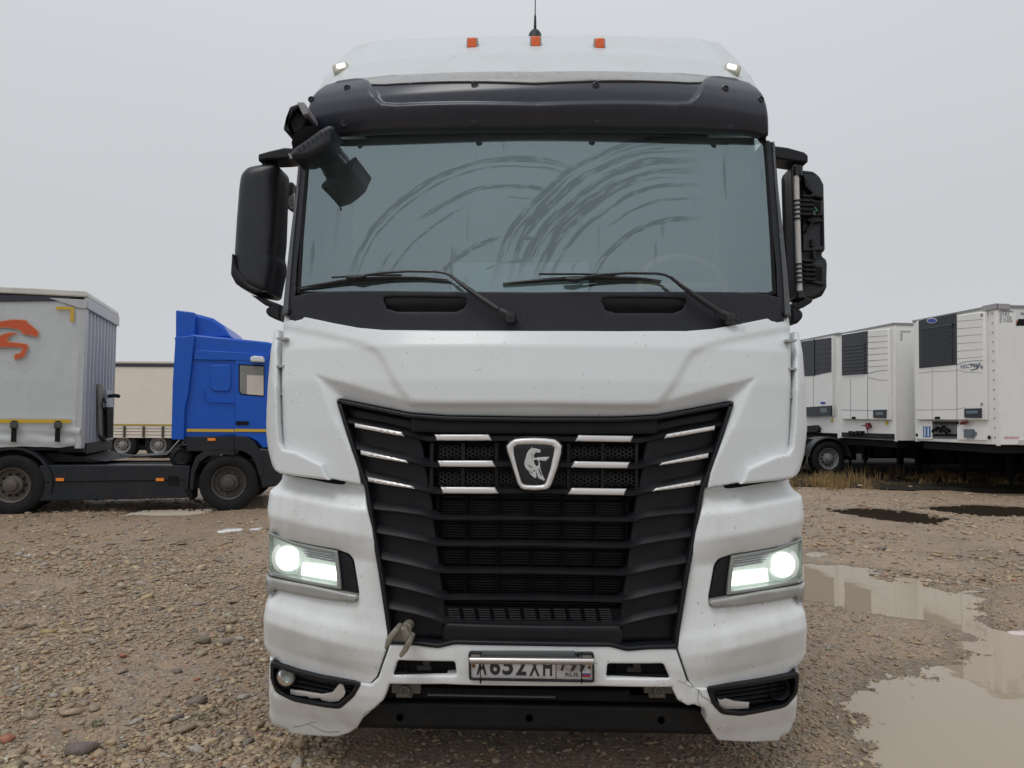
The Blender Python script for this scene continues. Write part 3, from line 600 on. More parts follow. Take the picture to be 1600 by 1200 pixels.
# curtain with real slack folds towards its lower hem
nx, nz = 260, 70; xs = np.linspace(-Ln, -.02, nx); zs = np.linspace(zb-.06, zt, nz); Xc, Zc = np.meshgrid(xs, zs)
low = 1-ss(zb, zb+.55, Zc); mid = ss(zb-.1, zb+.4, Zc)
Yc = -.01-.05*low*(fbm(Xc*2.2+Zc*3, Zc*5, 3, 5)+.1)+.02*mid*fbm(Xc*.8, Zc*.9, 3, 8)-.012*low*np.sin(Zc*34+Xc*2)
hem = (Zc < zb).astype(float); Zc = Zc+hem*.03*fbm(Xc*3, Xc*0, 2, 4)
I = np.arange(nx*nz).reshape(nz, nx); Fq = np.stack([I[:-1, :-1].ravel(), I[:-1, 1:].ravel(), I[1:, 1:].ravel(), I[1:, :-1].ravel()], 1)
npmesh('side_curtain', np.stack([Xc.ravel(), Yc.ravel(), Zc.ravel()], 1), Fq, TARP, gt, True)
MB().box((-Ln, .04, zb), (-.12, 2.5, zt+.02)).build('cargo_body', ALU, gt)
MB().prism(gp([(-90, 459), (-90, 472), (111, 470), (111, 464), (30, 461)], -.03), 1, -.03, -.0).build('curtain_rail', mat('navy_rail', (.03, .035, .05), .4), gt)
# roof sheet with a slightly wavy edge
rf = MB(); pr = [(-Ln, zt+.02), (-Ln, zt+.17)]
for k in range(40): x = -Ln+.2+(Ln-.2)*k/39; pr.append((x, zt+.165+.02*float(fbm(np.array([x*2.]), np.array([0.]), 2, 3)[0])))
pr += [(.02, zt+.13), (.03, zt+.06)]
rf.prism(pr, 1, -.05, 2.56).build('roof_sheet', ROOFT, gt, 30, .02)
MB().box((-.10, -.02, zb-.1), (.015, .16, zt-.02)).build('corner_post', ALU, gt, bevel=.02)
fb = MB(); fb.prism([(-.55, zt+.02), (.035, zt+.02), (.035, zt-.12), (-.06, zt-.14)], 1, -.035, .005).box((-.02, -.03, zt-.13), (.04, 2.55, zt+.055)).build('top_rail', ALU, gt, bevel=.01)
cw = MB(); yv = .16; ribs = []
for k in range(9):
    y0_ = .16+k*.26; ribs += [(.0, y0_), (.0, y0_+.05), (-.05, y0_+.09), (-.05, y0_+.20), (.0, y0_+.25)]
ribs = [p for p in ribs if p[1] < 2.46]+[(0, 2.5), (-.1, 2.5), (-.1, .16)]
cw.prism(ribs, 2, zb-.02, zt-.12).build('front_wall', ALU, gt)
st = MB(); st.prism(gp([(0, 656), (112, 656), (112, 660.5), (0, 661)], -.045), 1, -.046, -.043)
xl = gp([(0, 658), (112, 658)], -.045); zz = (xl[0][1]+xl[1][1])/2
MB().box((-Ln, -.047, zz-.03), (gp([(112, 658)])[0][0], -.043, zz+.03)).build('reflective_stripe', YEL, gt)
MB().prism(gp([(88, 479), (116, 480), (116, 484), (88, 484)], -.03), 1, -.045, -.041).build('reflective_stripe', YEL, gt)
MB().prism(gp([(110, 484.5), (116, 484.5), (115.5, 503), (110, 502)], -.03), 1, -.045, -.041).build('reflective_stripe', YEL, gt)
xs_ = [gp([(24, 670)])[0][0], gp([(92, 670)])[0][0]]
for k in range(8): xs_.append(xs_[0]-(xs_[1]-xs_[0])*(k+1))
for x in xs_:
    q = MB().box((x-.035, -.075, zb+.02), (x+.035, -.05, zb+.36)).build('strap', DULL, gt); MB().box((x-.05, -.10, zb+.24), (x+.06, -.07, zb+.34)).build('buckle', RIMD, q, bevel=.01)
h1 = [(-420, 520), (-300, 490), (-100, 490), (0, 485), (100, 470), (150, 465), (230, 470), (275, 475), (273, 490), (310, 515), (385, 580), (397, 600), (385, 635), (350, 630), (330, 618), (280, 618), (240, 605), (225, 580), (190, 560), (100, 540), (0, 540), (-100, 548), (-150, 600), (-60, 640), (0, 632), (60, 610), (110, 600), (175, 606), (110, 625), (75, 655), (70, 680), (100, 700), (200, 710), (275, 720), (290, 745), (270, 790), (240, 850), (160, 875), (150, 842), (165, 822), (210, 818), (235, 780), (240, 755), (180, 745), (0, 745), (-150, 740), (-260, 700), (-420, 760)]
hp = [(a/6.667, 430+b_/6.667) for a, b_ in h1]
hpl = gp(hp, -.05); lg_ = offset(np.array(hpl), -.014)
MB().prism([tuple(p) for p in lg_], 1, -.0465, -.042).build('logo_outline', LORG, gt)
MB().prism(hpl, 1, -.052, -.044).build('horse_logo', ORG, gt)
# front gear: equipment panel, pipes, coupling heads
def gx(l, x0=.05): return [G.hx(px, py, x0) for px, py in l]
MB().prism(gx([(153, 600), (158, 598), (166, 640), (169, 690), (163, 689), (155, 680)], .03), 0, .02, .05).build('stained_panel', mat('stained_metal', (.36, .34, .28), .6, dirt=.8, dcol=(.18, .14, .09), dscale=6), gt)
MB().prism(gx([(166, 609), (177, 611), (177, 686), (167, 688)], .08), 0, .03, .08).build('equipment_panel', ALU, gt)
MB().prism(gx([(167, 636), (177, 636), (177, 684), (168, 684)], .12), 0, .085, .12).build('cable_bundle', DULL, gt)
MB().tube([(.10,)+G.hx(171, 619, .1), (.24,)+G.hx(176, 618, .2), (.34,)+G.hx(181, 619, .3)], .035, 8).build('coupling_head', DARKG, gt)
MB().tube([(.07,)+gx([(160, 622)])[0], (.07,)+gx([(157, 632)])[0], (.07,)+gx([(161, 645)])[0], (.07,)+gx([(165, 632)])[0], (.07,)+gx([(160, 622)])[0]], .012, 6).build('looped_cable', DULL, gt)
bm_ = MB(); bm_.box((-Ln, .7, .75), (-.3, .85, zb-.03)).box((-Ln, 1.65, .75), (-.3, 1.8, zb-.03)).box((-Ln, .05, zb-.12), (-.1, .12, zb-.02)).box((-.35, .1, zb-.16), (.0, 2.4, zb-.02)).box((-2.0, .6, zb-.2), (-.3, 1.9, zb-.1)).build('chassis_frame', DARKG, gt)
MB().box((-.02, .3, zb-.2), (.01, 2.3, zb-.03)).build('front_bumper_beam', DARKG, gt)
for x in (-9.2, -10.5, -11.8): wheel('wheel', (x, .05, .5), .5, .36, gt, -1); wheel('wheel', (x, 2.45, .5), .5, .36, gt, 1)
lgm = MB().box((-2.9, .45, .05), (-2.75, .6, 1.0)).box((-2.9, 1.9, .05), (-2.75, 2.05, 1.0)).build('landing_leg', DARKG, gt)

# ------------------------------------------------------------------ cream trailer far behind
C = Fr(O2W(-11.9, 27), PSI)
ct = thing('curtain_trailer', 'cream curtain side trailer standing far behind, seen between grey trailer and blue cab', 'trailer', (C.o[0], C.o[1], 0), C.a)
def cp(l, y0=0.): return [C.hy(px, py, y0) for px, py in l]
czt = cp([(220, 568)])[0][1]; czb = cp([(220, 684)])[0][1]; ztop2 = cp([(220, 572)])[0][1]
MB().box((-9, 0, czb), (2.4, 2.5, czt)).build('side_curtain', CREAM, ct)
MB().box((-9, -.03, cp([(220, 573)])[0][1]), (2.4, -.0, cp([(220, 568.6)])[0][1])).build('curtain_rail', mat('navy_rail'), ct)
MB().box((-9, -.04, czt+.002), (2.4, 2.55, czt+.09)).build('roof_sheet', ROOFT, ct, bevel=.02)
MB().box((-9, -.02, cp([(220, 665)])[0][1]), (2.4, -.002, cp([(220, 662.5)])[0][1])).build('reflective_stripe', mat('dull_yellow', (.45, .34, .06), .5), ct)
for k in range(12):
    x = cp([(195, 670)])[0][0]+(cp([(225, 670)])[0][0]-cp([(195, 670)])[0][0])*(k-7)
    MB().box((x-.035, -.05, czb+.02), (x+.035, -.005, czb+.42)).build('strap', RIMD, ct)
for zz in (.10, .22, .33): MB().box((-9, -.012, czb+zz), (2.4, -.001, czb+zz+.02)).build('side_lath', mat('cream_edge', (.3, .27, .22), .5), ct)
for zz in (.02, .62): pass
for k, px in enumerate((132, 190, 246, 302)):
    x = C.hy(px, 697)[0]; q = wheel('wheel', (x, .05, .5), .5, .38, ct, -1, RIMS, .6)
MB().box((-9, .5, .55), (2.4, 2.2, czb-.02)).box((-9, .2, .3), (-1, 2.4, .5)).build('chassis_frame', DULL, ct)

# ------------------------------------------------------------------ refrigerated trailers, right
RW = mat('reefer_white', (.85, .85, .82), .35, dirt=.15, dcol=(.5, .46, .38), dscale=2, streak=.15)
RWU = mat('unit_white', (.86, .86, .84), .4, dirt=.12, dcol=(.5, .47, .4), dscale=2)
SEAM = mat('seam_grey', (.28, .27, .26), .6)
NAVY = mat('unit_dark', (.014, .020, .030), .4, dirt=.2)
LOGOB = mat('logo_blue', (.02, .06, .35), .4); PW = mat('print_white', (.8, .8, .8), .5); GRN = mat('print_green', (.08, .35, .06), .5); PRED = mat('print_red', (.5, .03, .06), .5); PNAVY = mat('print_navy', (.03, .04, .12), .5)
def reefer(label, org, a, ztop, zbot, L_=13.3):
    f = Fr(org, a); r_ = thing('refrigerated_trailer', label, 'trailer', (f.o[0], f.o[1], 0), a, 'refrigerated trailers parked in a row')
    MB().box((0, 0, zbot), (L_, 2.58, ztop)).build('insulated_box', RW, r_, bevel=.015)
    MB().box((-.012, -.012, zbot-.02), (.03, .07, ztop-.02)).build('corner_trim', RW, r_, bevel=.008); MB().box((-.012, 2.51, zbot-.02), (.1, 2.592, ztop-.02)).build('corner_trim', RW, r_, bevel=.008)
    MB().box((-.02, -.02, ztop-.03), (L_, .02, ztop+.03)).box((-.03, .02, ztop-.02), (.02, 2.6, ztop+.03)).build('roof_edge', mat('roof_edge_grey', (.25, .25, .25), .5), r_)
    MB().box((.45, -.03, zbot-.005), (L_, .0, zbot+.11)).build('side_rail', mat('alu_rail', (.55, .55, .53), .4), r_, bevel=.01)
    ch = MB(); ch.box((.1, .15, zbot-.18), (L_, 2.45, zbot-.03)).box((2.6, .25, .45), (6.6, 1.15, zbot-.1)).box((2.6, 1.45, .45), (6.6, 2.35, zbot-.1)).box((7.5, .1, .55), (7.6, 2.4, zbot-.1)).box((2.5, .1, .35), (7.3, .16, zbot-.2)).box((2.5, 2.44, .35), (7.3, 2.5, zbot-.2)).box((8, .9, .5), (13, 1.7, .8))
    ch.build('chassis_frame', DULL, r_)
    for y in (.35, 2.1): MB().box((2.1, y, .3), (2.24, y+.14, zbot-.18)).box((2.0, y-.08, .02), (2.34, y+.22, .06)).box((2.14, y+.04, .06), (2.2, y+.1, .3)).build('landing_leg', DULL, r_)
    for x in (8.6, 9.9, 11.2): wheel('wheel', (x, .05, .5), .5, .37, r_, -1); wheel('wheel', (x, 2.5, .5), .5, .37, r_, 1)
    return f, r_
def side_rivets(f, r_, zb, zt):
    m_ = MB()
    for k in range(14): z = zb+.15+k*(zt-zb-.3)/13; m_.box((-.018, .085, z), (-.002, .11, z+.02))
    m_.build('rivets', SEAM, r_)
def XP(f, l, x0): return [f.hx(a, b_, x0) for a, b_ in l]
def slab(f, r_, l, x0, x1, name, mt, bevel=0): return MB().prism(XP(f, l, x0), 0, x0, x1).build(name, mt, r_, 30, bevel)
aR = R(7.3)+PSI
R3, o3 = reefer('nearest refrigerated trailer at the right edge, with an FRC sticker on its white side', O2W(10.13, 15.4), aR, 4.02, 1.12)
q = lambda x, y: (1400+x/4.445, 450+y/4.445)
ux = -.10
un = slab(R3, o3, [q(133, 235), q(157, 222), q(612, 163), q(614, 918), q(136, 916)], ux, 0, 'cooling_unit', RWU, .02)
def us(l, name, mt, a=.0, b_=.012, par=None): return slab(R3, par or un, [q(*p) for p in l], ux-a-b_, ux-a, name, mt)
us([(157, 225), (417, 175), (419, 532), (160, 557)], 'grille_panel', NAVY)
for k in range(17):
    y0_ = 290+k*14.4; s_ = -.16
    us([(170, y0_+12), (388, y0_+12+218*s_*(1-k*.035)), (388, y0_+19+218*s_*(1-k*.035)), (170, y0_+19)], 'louvre_slat', mat('slat_dark', (.03, .037, .047), .4), .012, .02)
us([(168, 275), (386, 245), (388, 262), (168, 292)], 'grille_lip', mat('slat_dark'), .012, .03)
el = [q(248+34*math.cos(t_), 227+18*math.sin(t_)) for t_ in np.linspace(0, 6.28, 25)[:-1]]
slab(R3, un, el, ux-.02, ux-.012, 'logo_badge', PW)
el = [q(248+30*math.cos(t_), 227+14*math.sin(t_)) for t_ in np.linspace(0, 6.28, 25)[:-1]]
slab(R3, un, el, ux-.025, ux-.02, 'logo_badge', LOGOB)
for y in (222, 274, 326, 378, 430, 482): us([(424, y+8), (600, y-6), (600, y-4), (424, y+11)], 'seam', SEAM, 0, .003)
us([(419, 178), (423, 178), (425, 915), (421, 915)], 'seam', SEAM, 0, .003); us([(250, 560), (252, 560), (252, 915), (250, 915)], 'seam', SEAM, 0, .003)
us([(140, 846), (420, 842), (480, 828), (480, 830), (420, 845), (140, 849)], 'seam', SEAM, 0, .003); us([(150, 590), (250, 580), (420, 572), (420, 575), (250, 583), (150, 593)], 'seam', SEAM, 0, .003)
us([(424, 530), (470, 512), (540, 503), (604, 502), (604, 506), (540, 507), (470, 516), (424, 534)], 'seam', SEAM, 0, .004); us([(426, 566), (480, 582), (600, 588), (600, 590), (480, 585), (426, 569)], 'seam', SEAM, 0, .003)
us([(473, 838), (588, 835), (589, 902), (474, 900)], 'control_display', NAVY, 0, .03); us([(486, 852), (566, 850), (566, 872), (486, 873)], 'screen', mat('lcd', (.12, .17, .2), .3), .03, .004)
us([(268, 894), (300, 893), (300, 911), (268, 911)], 'sensor_box', DULL, 0, .02)
for y in (187, 548, 806):
    c_ = XP(R3, [q(597, y)], ux)[0]; MB().lathe((ux-.01, c_[0], c_[1]), 0, [(0, .035), (-.01, .02), (-.01, .001)], 10).build('latch', SEAM, un)
rt = -R3.ey; upv = np.array([0, 0, 1.])
def ftext(f, s, p0, h, mt, par, x0, wid=None, shear=0, name='lettering'):
    y, z = f.hx(p0[0], p0[1], x0); return text(s, h, (x0, y, z), (0, -1, 0), (0, 0, 1), mt, par, name, .003, wid, 'LEFT', shear)
ftext(R3, 'VECTOR', q(446, 560), .085, PNAVY, un, ux-.012, .60, .2)
arcp = [q(510+62*math.cos(t_), 550+22*math.sin(t_)) for t_ in np.linspace(-1.6, 1.5, 16)]+[q(506+56*math.cos(t_), 550+17*math.sin(t_)) for t_ in np.linspace(1.4, -1.5, 16)]
slab(R3, un, arcp, ux-.008, ux-.002, 'logo_swoosh', mat('teal', (.02, .12, .14), .4))
# below the unit
def bs(l, name, mt, a=.03, x0=0.): return slab(R3, o3, [q(*p) for p in l], x0-a, x0-.001 if a > 0 else x0+.1, name, mt)
bs([(135, 921), (250, 921), (250, 1048), (137, 1046)], 'service_panel', RWU); bs([(424, 965), (620, 965), (622, 1056), (426, 1052)], 'service_panel', RWU, .04)
bs([(250, 925), (424, 925), (424, 1050), (250, 1046)], 'coupling_recess', mat('recess_grey', (.16, .17, .17), .5), .004); bs([(252, 1012), (420, 1014), (420, 1032), (252, 1030)], 'recess_dark_strip', DULL, .012); bs([(255, 925), (422, 928), (422, 945), (255, 945)], 'hose_bundle', DARKG, .05)  # includes a dull black strip laid across the coupling recess
for (x, y) in ((268, 985), (285, 972), (326, 965), (345, 980), (362, 990), (322, 985)):
    c_ = XP(R3, [q(x, y)], -.05)[0]; MB().tube([(0, c_[0], c_[1]), (-.08, c_[0], c_[1]), (-.12, c_[0]-.03, c_[1]-.05)], .035, 8).build('air_coupling', DULL, o3)
bs([(187, 962), (238, 962), (240, 1036), (188, 1036)], 'blue_sticker', mat('sticker_blue', (.02, .13, .38), .4), .035)
for x in (196, 219): bs([(x, 968), (x+8, 968), (x+8, 1030), (x, 1030)], 'sticker_mark', PW, .038)
bs([(470, 980), (530, 980), (530, 1042), (470, 1040)], 'socket_box', mat('socket_grey', (.12, .15, .17), .4), .09); bs([(530, 992), (552, 1000), (552, 1022), (530, 1030)], 'socket_lever', mat('socket_grey'), .07)
c_ = XP(R3, [q(452, 940)], -.1)[0]; MB().tube([(0, c_[0], c_[1]), (-.1, c_[0], c_[1]), (-.12, c_[0]-.08, c_[1]+.03), (-.1, c_[0]-.2, c_[1]+.03)], .03, 8).build('red_coupling', mat('dark_red', (.16, .015, .02), .5), o3)
for x, y in ((153, 1021), (655, 1038), (647, 146)): c_ = XP(R3, [q(x, y)], 0)[0]; MB().lathe((-.0, c_[0], c_[1]), 0, [(-.03, .045), (-.035, .03), (-.035, .001)], 12).build('marker_lamp', DULL, o3)
side_rivets(R3, o3, 1.12, 4.02)
# print on the long side
def sp_(px, py): return R3.hy(px, py, -.002)
x_, z_ = sp_(*q(742, 207)); text('FRC', .155, (x_, -.004, z_), (1, 0, 0), (0, 0, 1), mat('print_grey', (.25, .28, .33), .5), o3, wid=.2)
x_, z_ = sp_(*q(746, 237)); text('10-2026', .085, (x_, -.004, z_), (1, 0, 0), (0, 0, 1), mat('print_slate', (.12, .16, .26), .5), o3, wid=.2)
MB().prism([sp_(*q(*p)) for p in ((720, 152), (818, 158), (818, 168), (734, 165), (734, 240), (720, 240))], 1, -.005, -.001).build('sticker_border', mat('print_lgrey', (.42, .44, .45), .5), o3)
MB().prism([sp_(*q(*p)) for p in ((832, 150), (1000, 160), (1000, 262), (832, 262))], 1, -.003, -.001).build('notice_sticker', mat('sticker_white', (.74, .74, .74), .5), o3)
MB().prism([sp_(*q(*p)) for p in ((848, 215), (1000, 215), (1000, 262), (832, 262))], 1, -.007, -.003).build('notice_band', DULL, o3)
MB().prism([sp_(*q(*p)) for p in ((832, 220), (846, 235), (832, 250), (836, 235))], 1, -.007, -.003).build('notice_mark', mat('print_orange', (.6, .12, .03), .5), o3)
x_, z_ = sp_(*q(866, 192)); text('MON', .07, (x_, -.006, z_), (1, 0, 0), (0, 0, 1), DULL, o3, wid=.2)
x_, z_ = sp_(*q(752, 1048)); text('FERROPLAST', .05, (x_, -.004, z_), (1, 0, 0), (0, 0, 1), PRED, o3, wid=.35)
# cap and print at the roof corner
MB().box((-.04, -.035, 3.95), (.30, .03, 4.075)).box((-.045, -.035, 3.95), (.03, .35, 4.075)).build('corner_cap', mat('cap_grey', (.36, .35, .36), .5), o3, bevel=.01)

R2, o2 = reefer('middle refrigerated trailer of the row, dark wide-slatted grille, standing farther back', O2W(9.61, 18.5), aR, 4.03, 1.10)
p2 = lambda x, y: (1220+x/3.158, 450+y/3.158)
u2 = slab(R2, o2, [p2(298, 228), p2(428, 208), p2(530, 200), p2(532, 652), p2(297, 648)], ux, 0, 'cooling_unit', RWU, .02)
def u2s(l, name, mt, a=0., b_=.012): return slab(R2, u2, [p2(*p) for p in l], ux-a-b_, ux-a, name, mt)
u2s([(300, 232), (427, 211), (427, 423), (301, 431)], 'grille_panel', NAVY)
for k in range(9):
    y0_ = 283+k*17; u2s([(304, y0_), (410, y0_-10+k*.7), (410, y0_-3+k*.7), (304, y0_+7)], 'louvre_slat', mat('slat_dark'), .012, .03)
for y in (240, 268, 298, 328, 358, 388): u2s([(430, y), (528, y-6), (528, y-4), (430, y+3)], 'seam', SEAM, 0, .003)
u2s([(427, 211), (429, 211), (430, 650), (427, 650)], 'seam', SEAM, .0, .003); u2s([(342, 450), (344, 450), (345, 648), (343, 648)], 'seam', SEAM, 0, .003)
u2s([(298, 600), (528, 606), (528, 608), (298, 603)], 'seam', SEAM, 0, .003); u2s([(430, 420), (480, 408), (526, 404), (526, 407), (480, 411), (430, 424)], 'seam', SEAM, 0, .003); u2s([(430, 440), (480, 452), (526, 454), (526, 456), (480, 455), (430, 443)], 'seam', SEAM, 0, .003)
u2s([(455, 602), (517, 600), (517, 642), (455, 640)], 'control_display', NAVY, 0, .03); u2s([(468, 612), (505, 612), (505, 626), (468, 626)], 'screen', mat('lcd'), .03, .004); u2s([(350, 635), (366, 635), (366, 647), (350, 647)], 'sensor_box', DULL, 0, .02)
slab(R2, o2, [p2(300, 712), p2(552, 720), p2(552, 748), p2(300, 735)], -.06, 0, 'front_bumper_beam', DARKG)
for (x, y) in ((345, 712), (360, 716), (378, 712), (400, 712), (430, 672), (436, 682)):
    c_ = XP(R2, [p2(x, y)], -.06)[0]; MB().tube([(0, c_[0], c_[1]), (-.1, c_[0], c_[1]), (-.12, c_[0]-.04, c_[1]-.07)], .04, 8).build('air_coupling', DULL if x < 425 else mat('dark_red'), o2)
c1 = XP(R2, [p2(400, 680), p2(415, 676), p2(425, 695), p2(430, 715)], -.1); MB().tube([(-.1, *c) for c in c1], .012, 6).build('air_hose', DULL, o2)
slab(R2, o2, [p2(514, 655), p2(528, 655), p2(528, 675), p2(514, 675)], -.01, 0, 'yellow_sticker', mat('sticker_yellow', (.6, .5, .05), .5))
s2 = lambda x, y: R2.hy(*p2(x, y), -.002)
MB().prism([s2(*p) for p in ((590, 210), (640, 210), (640, 219), (600, 219), (600, 260), (590, 260))], 1, -.005, -.001).build('sticker_border', mat('print_lgrey'), o2)

R1, o1 = reefer('third refrigerated trailer, its plain dark grille panel above a small blue badge', O2W(9.53, 21.5), aR, 4.12, 1.2)
u1 = slab(R1, o1, [p2(100, 262), p2(248, 243), p2(249, 580), p2(249, 632), p2(110, 632)], ux, 0, 'cooling_unit', RWU, .02)
def u1s(l, name, mt, a=0., b_=.012): return slab(R1, u1, [p2(*p) for p in l], ux-a-b_, ux-a, name, mt)
u1s([(100, 264), (248, 244), (248, 414), (215, 420), (180, 428), (160, 433), (104, 435)], 'grille_panel', NAVY)
for k in range(6): u1s([(166, 280+k*24), (244, 270+k*24), (244, 272+k*24), (166, 283+k*24)], 'louvre_slat', mat('slat_dark'), .012, .012)
u1s([(161, 252), (164, 252), (164, 430), (161, 430)], 'louvre_slat', mat('slat_dark'), .012, .02)
u1s([(160, 434), (162, 434), (162, 590), (160, 590)], 'seam', SEAM, 0, .003)
u1s([(110, 589), (246, 580), (246, 630), (110, 634)], 'control_housing', NAVY, 0, .05); u1s([(195, 594), (228, 592), (228, 614), (195, 615)], 'screen', mat('lcd'), .05, .004)
slab(R1, u1, [p2(207+13*math.cos(t_), 567+6*math.sin(t_)) for t_ in np.linspace(0, 6.28, 17)[:-1]], ux-.012, ux-.0, 'logo_badge', LOGOB)
slab(R1, o1, [p2(248, 646), p2(258, 646), p2(258, 664), p2(248, 664)], -.01, 0, 'yellow_sticker', MATS['sticker_yellow'])
slab(R1, o1, [p2(128, 680), p2(170, 676), p2(182, 690), p2(180, 712), p2(128, 715)], -.12, 0, 'hose_bundle', DARKG, .02)
R0, o0 = reefer('farthest refrigerated trailer, just visible through the gap beside the white truck', O2W(9.4, 24.5), aR, 4.12, 1.2)
u0 = MB().box((ux, .25, 1.5), (0, 2.3, 3.7)).build('cooling_unit', RWU, o0, bevel=.02); MB().box((ux-.012, .9, 2.6), (ux, 2.28, 3.65)).build('grille_panel', NAVY, u0)

# dark tractor chassis under the third trailer
S = Fr(O2W(9.2, 21.1), aR)
cs = thing('tractor_chassis', 'dark truck chassis with one wheel under a mudguard, beneath the third refrigerated trailer', 'truck', (S.o[0], S.o[1], 0), S.a)
wx = S.hy(1296, 717)[0]
wheel('wheel', (wx, .02, .5), .5, .3, cs, -1, mat('worn_rim', (.22, .22, .22), .5, dirt=.5), .6); wheel('wheel', (wx, 2.4, .5), .5, .3, cs, 1)
arc = [(wx+.66*math.cos(a), .5+.62*math.sin(a)) for a in np.linspace(.1, math.pi-.1, 14)]; arc2 = [(wx+.62*math.cos(a), .5+.58*math.sin(a)) for a in np.linspace(math.pi-.1, .1, 14)]
MB().prism(arc+arc2, 1, -.02, .6).build('mudguard', mat('mudguard_grey', (.06, .065, .07), .5), cs)
MB().box((wx-4, .8, .6), (wx+.9, .95, .95)).box((wx-4, 1.5, .6), (wx+.9, 1.65, .95)).box((wx-.9, .3, .9), (wx+.9, 2.1, 1.05)).box((wx-3.2, .05, .3), (wx-.8, .7, .95)).box((wx-3.2, 1.8, .3), (wx-.8, 2.4, .95)).box((wx+.75, .2, .45), (wx+.95, 2.3, .95)).build('chassis_frame', DULL, cs)
# ================================================================== the white truck
OY = 3.3
TK = thing('tractor_truck', 'large white truck facing the camera head on with its headlights lit', 'truck', (0, OY, 0))
def TP(o): o.location = (0, -OY, 0); return o
def part(mb, name, mt, par=None, ang=38, bevel=0):
    o = mb.build(name, mt, par or TK, ang, bevel)
    if par is None: TP(o)
    return o
def tpanel(name, polys, D, mt, par=None, **k):
    o = panel(name, polys, D, mt, par or TK, **k)
    if par is None: TP(o)
    return o
# --- depth of the front skin as a function of (x, z)
CK = np.array([.1, .3, .45, .6, 1.0, 1.6, 1.8, 1.95, 2.05, 2.3]); CV = np.array([3.26, 3.17, 3.12, 3.10, 3.10, 3.115, 3.13, 3.16, 3.21, 3.32])
def Db(x, z):
    u = np.abs(x); return np.interp(z, CK, CV)+.27*(u/1.25)**2.6
def sdp(x, z, poly): return sdf(np.stack([x, z], 1), poly)
BULGE = sym([(834, 380), (430, 380), (430, 507), (500, 519), (540, 528), (570, 536), (590, 546), (602, 562), (616, 590), (630, 612), (645, 627), (700, 628.5), (834, 628.5)], Db)
RECESS = sym([(834, 629.5), (700, 630), (645, 629), (625, 622), (560, 603), (490, 583), (503, 612), (520, 655), (548, 712), (566, 762), (575, 820), (834, 820)], Db)
def Dh(x, z):
    d = Db(x, z); s = sdp(x, z, BULGE); d = d-.013*ss(-.028, .010, s)
    r_ = sdp(x, z, RECESS); d = d+.050*np.clip(r_/.085, 0, 1)*ss(0, .012, r_)
    d = d+.022*ss(1.93, 2.02, z)*0
    return d
PK = np.array([.2, .46, .58, .635, .70, .76, .80, .87, 1.06, 1.12, 1.17, 1.275, 1.31, 1.36]); PV = np.array([.065, .05, .030, .004, -.024, -.016, .004, .020, .030, -.004, -.026, -.016, .034, .08])
def Dc(x, z):                                # bumper corner: a stack of ledges
    u = np.abs(x); t = z+.13*(u-1.0)*-1; wgt = .45+.55*ss(.66, .88, u)
    p = (np.interp(t-.006, PK, PV)+np.interp(t, PK, PV)+np.interp(t+.006, PK, PV))/3
    return Db(x, z)+p*wgt+.02*ss(.75, .62, u)
def Dl(x, z):
    u = np.abs(x); return Db(x, z)+.014+.02*ss(.42, .62, z)*ss(.5, .9, u)*0+.03*ss(.40, .25, z)
# hood
hood = sym([(834, 517), (700, 516.5), (600, 515.5), (560, 512), (522, 505), (470, 494), (443, 491), (440, 512), (438, 560), (438, 620), (440, 690), (442, 742), (470, 745), (517, 748), (563, 757),
            (560, 735), (527, 624.5), (532, 623), (642, 645), (700, 649), (834, 651)], Dh)
tpanel('hood', hood, Dh, WHITE, extra=[offset(BULGE, k_) for k_ in (-.006, .006, .016, .027)]+[offset(RECESS, k_) for k_ in (-.002, .008, .02, .085)], r=.006, step=.014, xo=1.09, ro=.03, thick=.16)
# corner side air deflectors with a gap to the hood bridged by vanes
for s in (1, -1):
    fin = surf([(424, 513), (434, 515), (434, 535), (435, 575), (436, 616), (438, 662), (441, 691), (447, 702), (467, 706), (507, 725), (517, 749), (474, 744), (442, 739), (427, 729), (416, 703), (411, 678), (411, 641), (415, 579)], lambda x, z: Db(x, z)-.0)
    if s < 0: fin = mir(fin)
    tpanel('air_deflector', fin, lambda x, z: Db(x, z)-.045+.25*ss(1.14, 1.30, np.abs(x))*.35, WHITE, r=.012, step=.012, xo=1.17, ro=.03, thick=.14)
    for py in (530, 573, 616, 660):
        (x0, z0), (x1, z1) = Y_(436.5, py, 3.40), Y_(452, py+2, 3.40)
        x0, x1 = (x0, x1) if s > 0 else (-x1, -x0)
        part(MB().box((x0, 3.36, z0-.005), (x1, 3.55, z0+.005)), 'vane', GREYP)
# bumper corners
cor = [(441, 741), (470, 745), (517, 748.5), (569, 757.5), (572, 780), (581, 826), (592, 890), (606, 985), (606.5, 1006), (588, 1058), (578, 1068), (555, 1066), (505, 1059), (461, 1048), (424, 1034), (413, 1020), (408, 1008), (407, 972), (410, 947), (416, 932),
       (419.5, 932), (430, 921), (519, 937), (553, 941.5), (560, 937), (561, 925), (553, 876), (546, 866), (526, 858.5), (474, 849), (445, 842), (417, 833), (417, 818), (413, 796), (417, 768), (431, 757)]
for s in (1, -1):
    c_ = surf(cor, Dc); c_ = c_ if s > 0 else mir(c_)
    o = tpanel('bumper_corner', fillet(c_, .01, 3), Dc, WHITED, r=.006, step=.013, xo=1.165, ro=.05, thick=.5)
# shut line behind the gap between hood and corner
for s in (1, -1):
    g_ = surf([(440, 735), (560, 750), (585, 764), (450, 752)], Dc); g_ = g_ if s > 0 else mir(g_)
    tpanel('shut_line', g_, lambda x, z: Db(x, z)+.075, DULL, thick=.02)
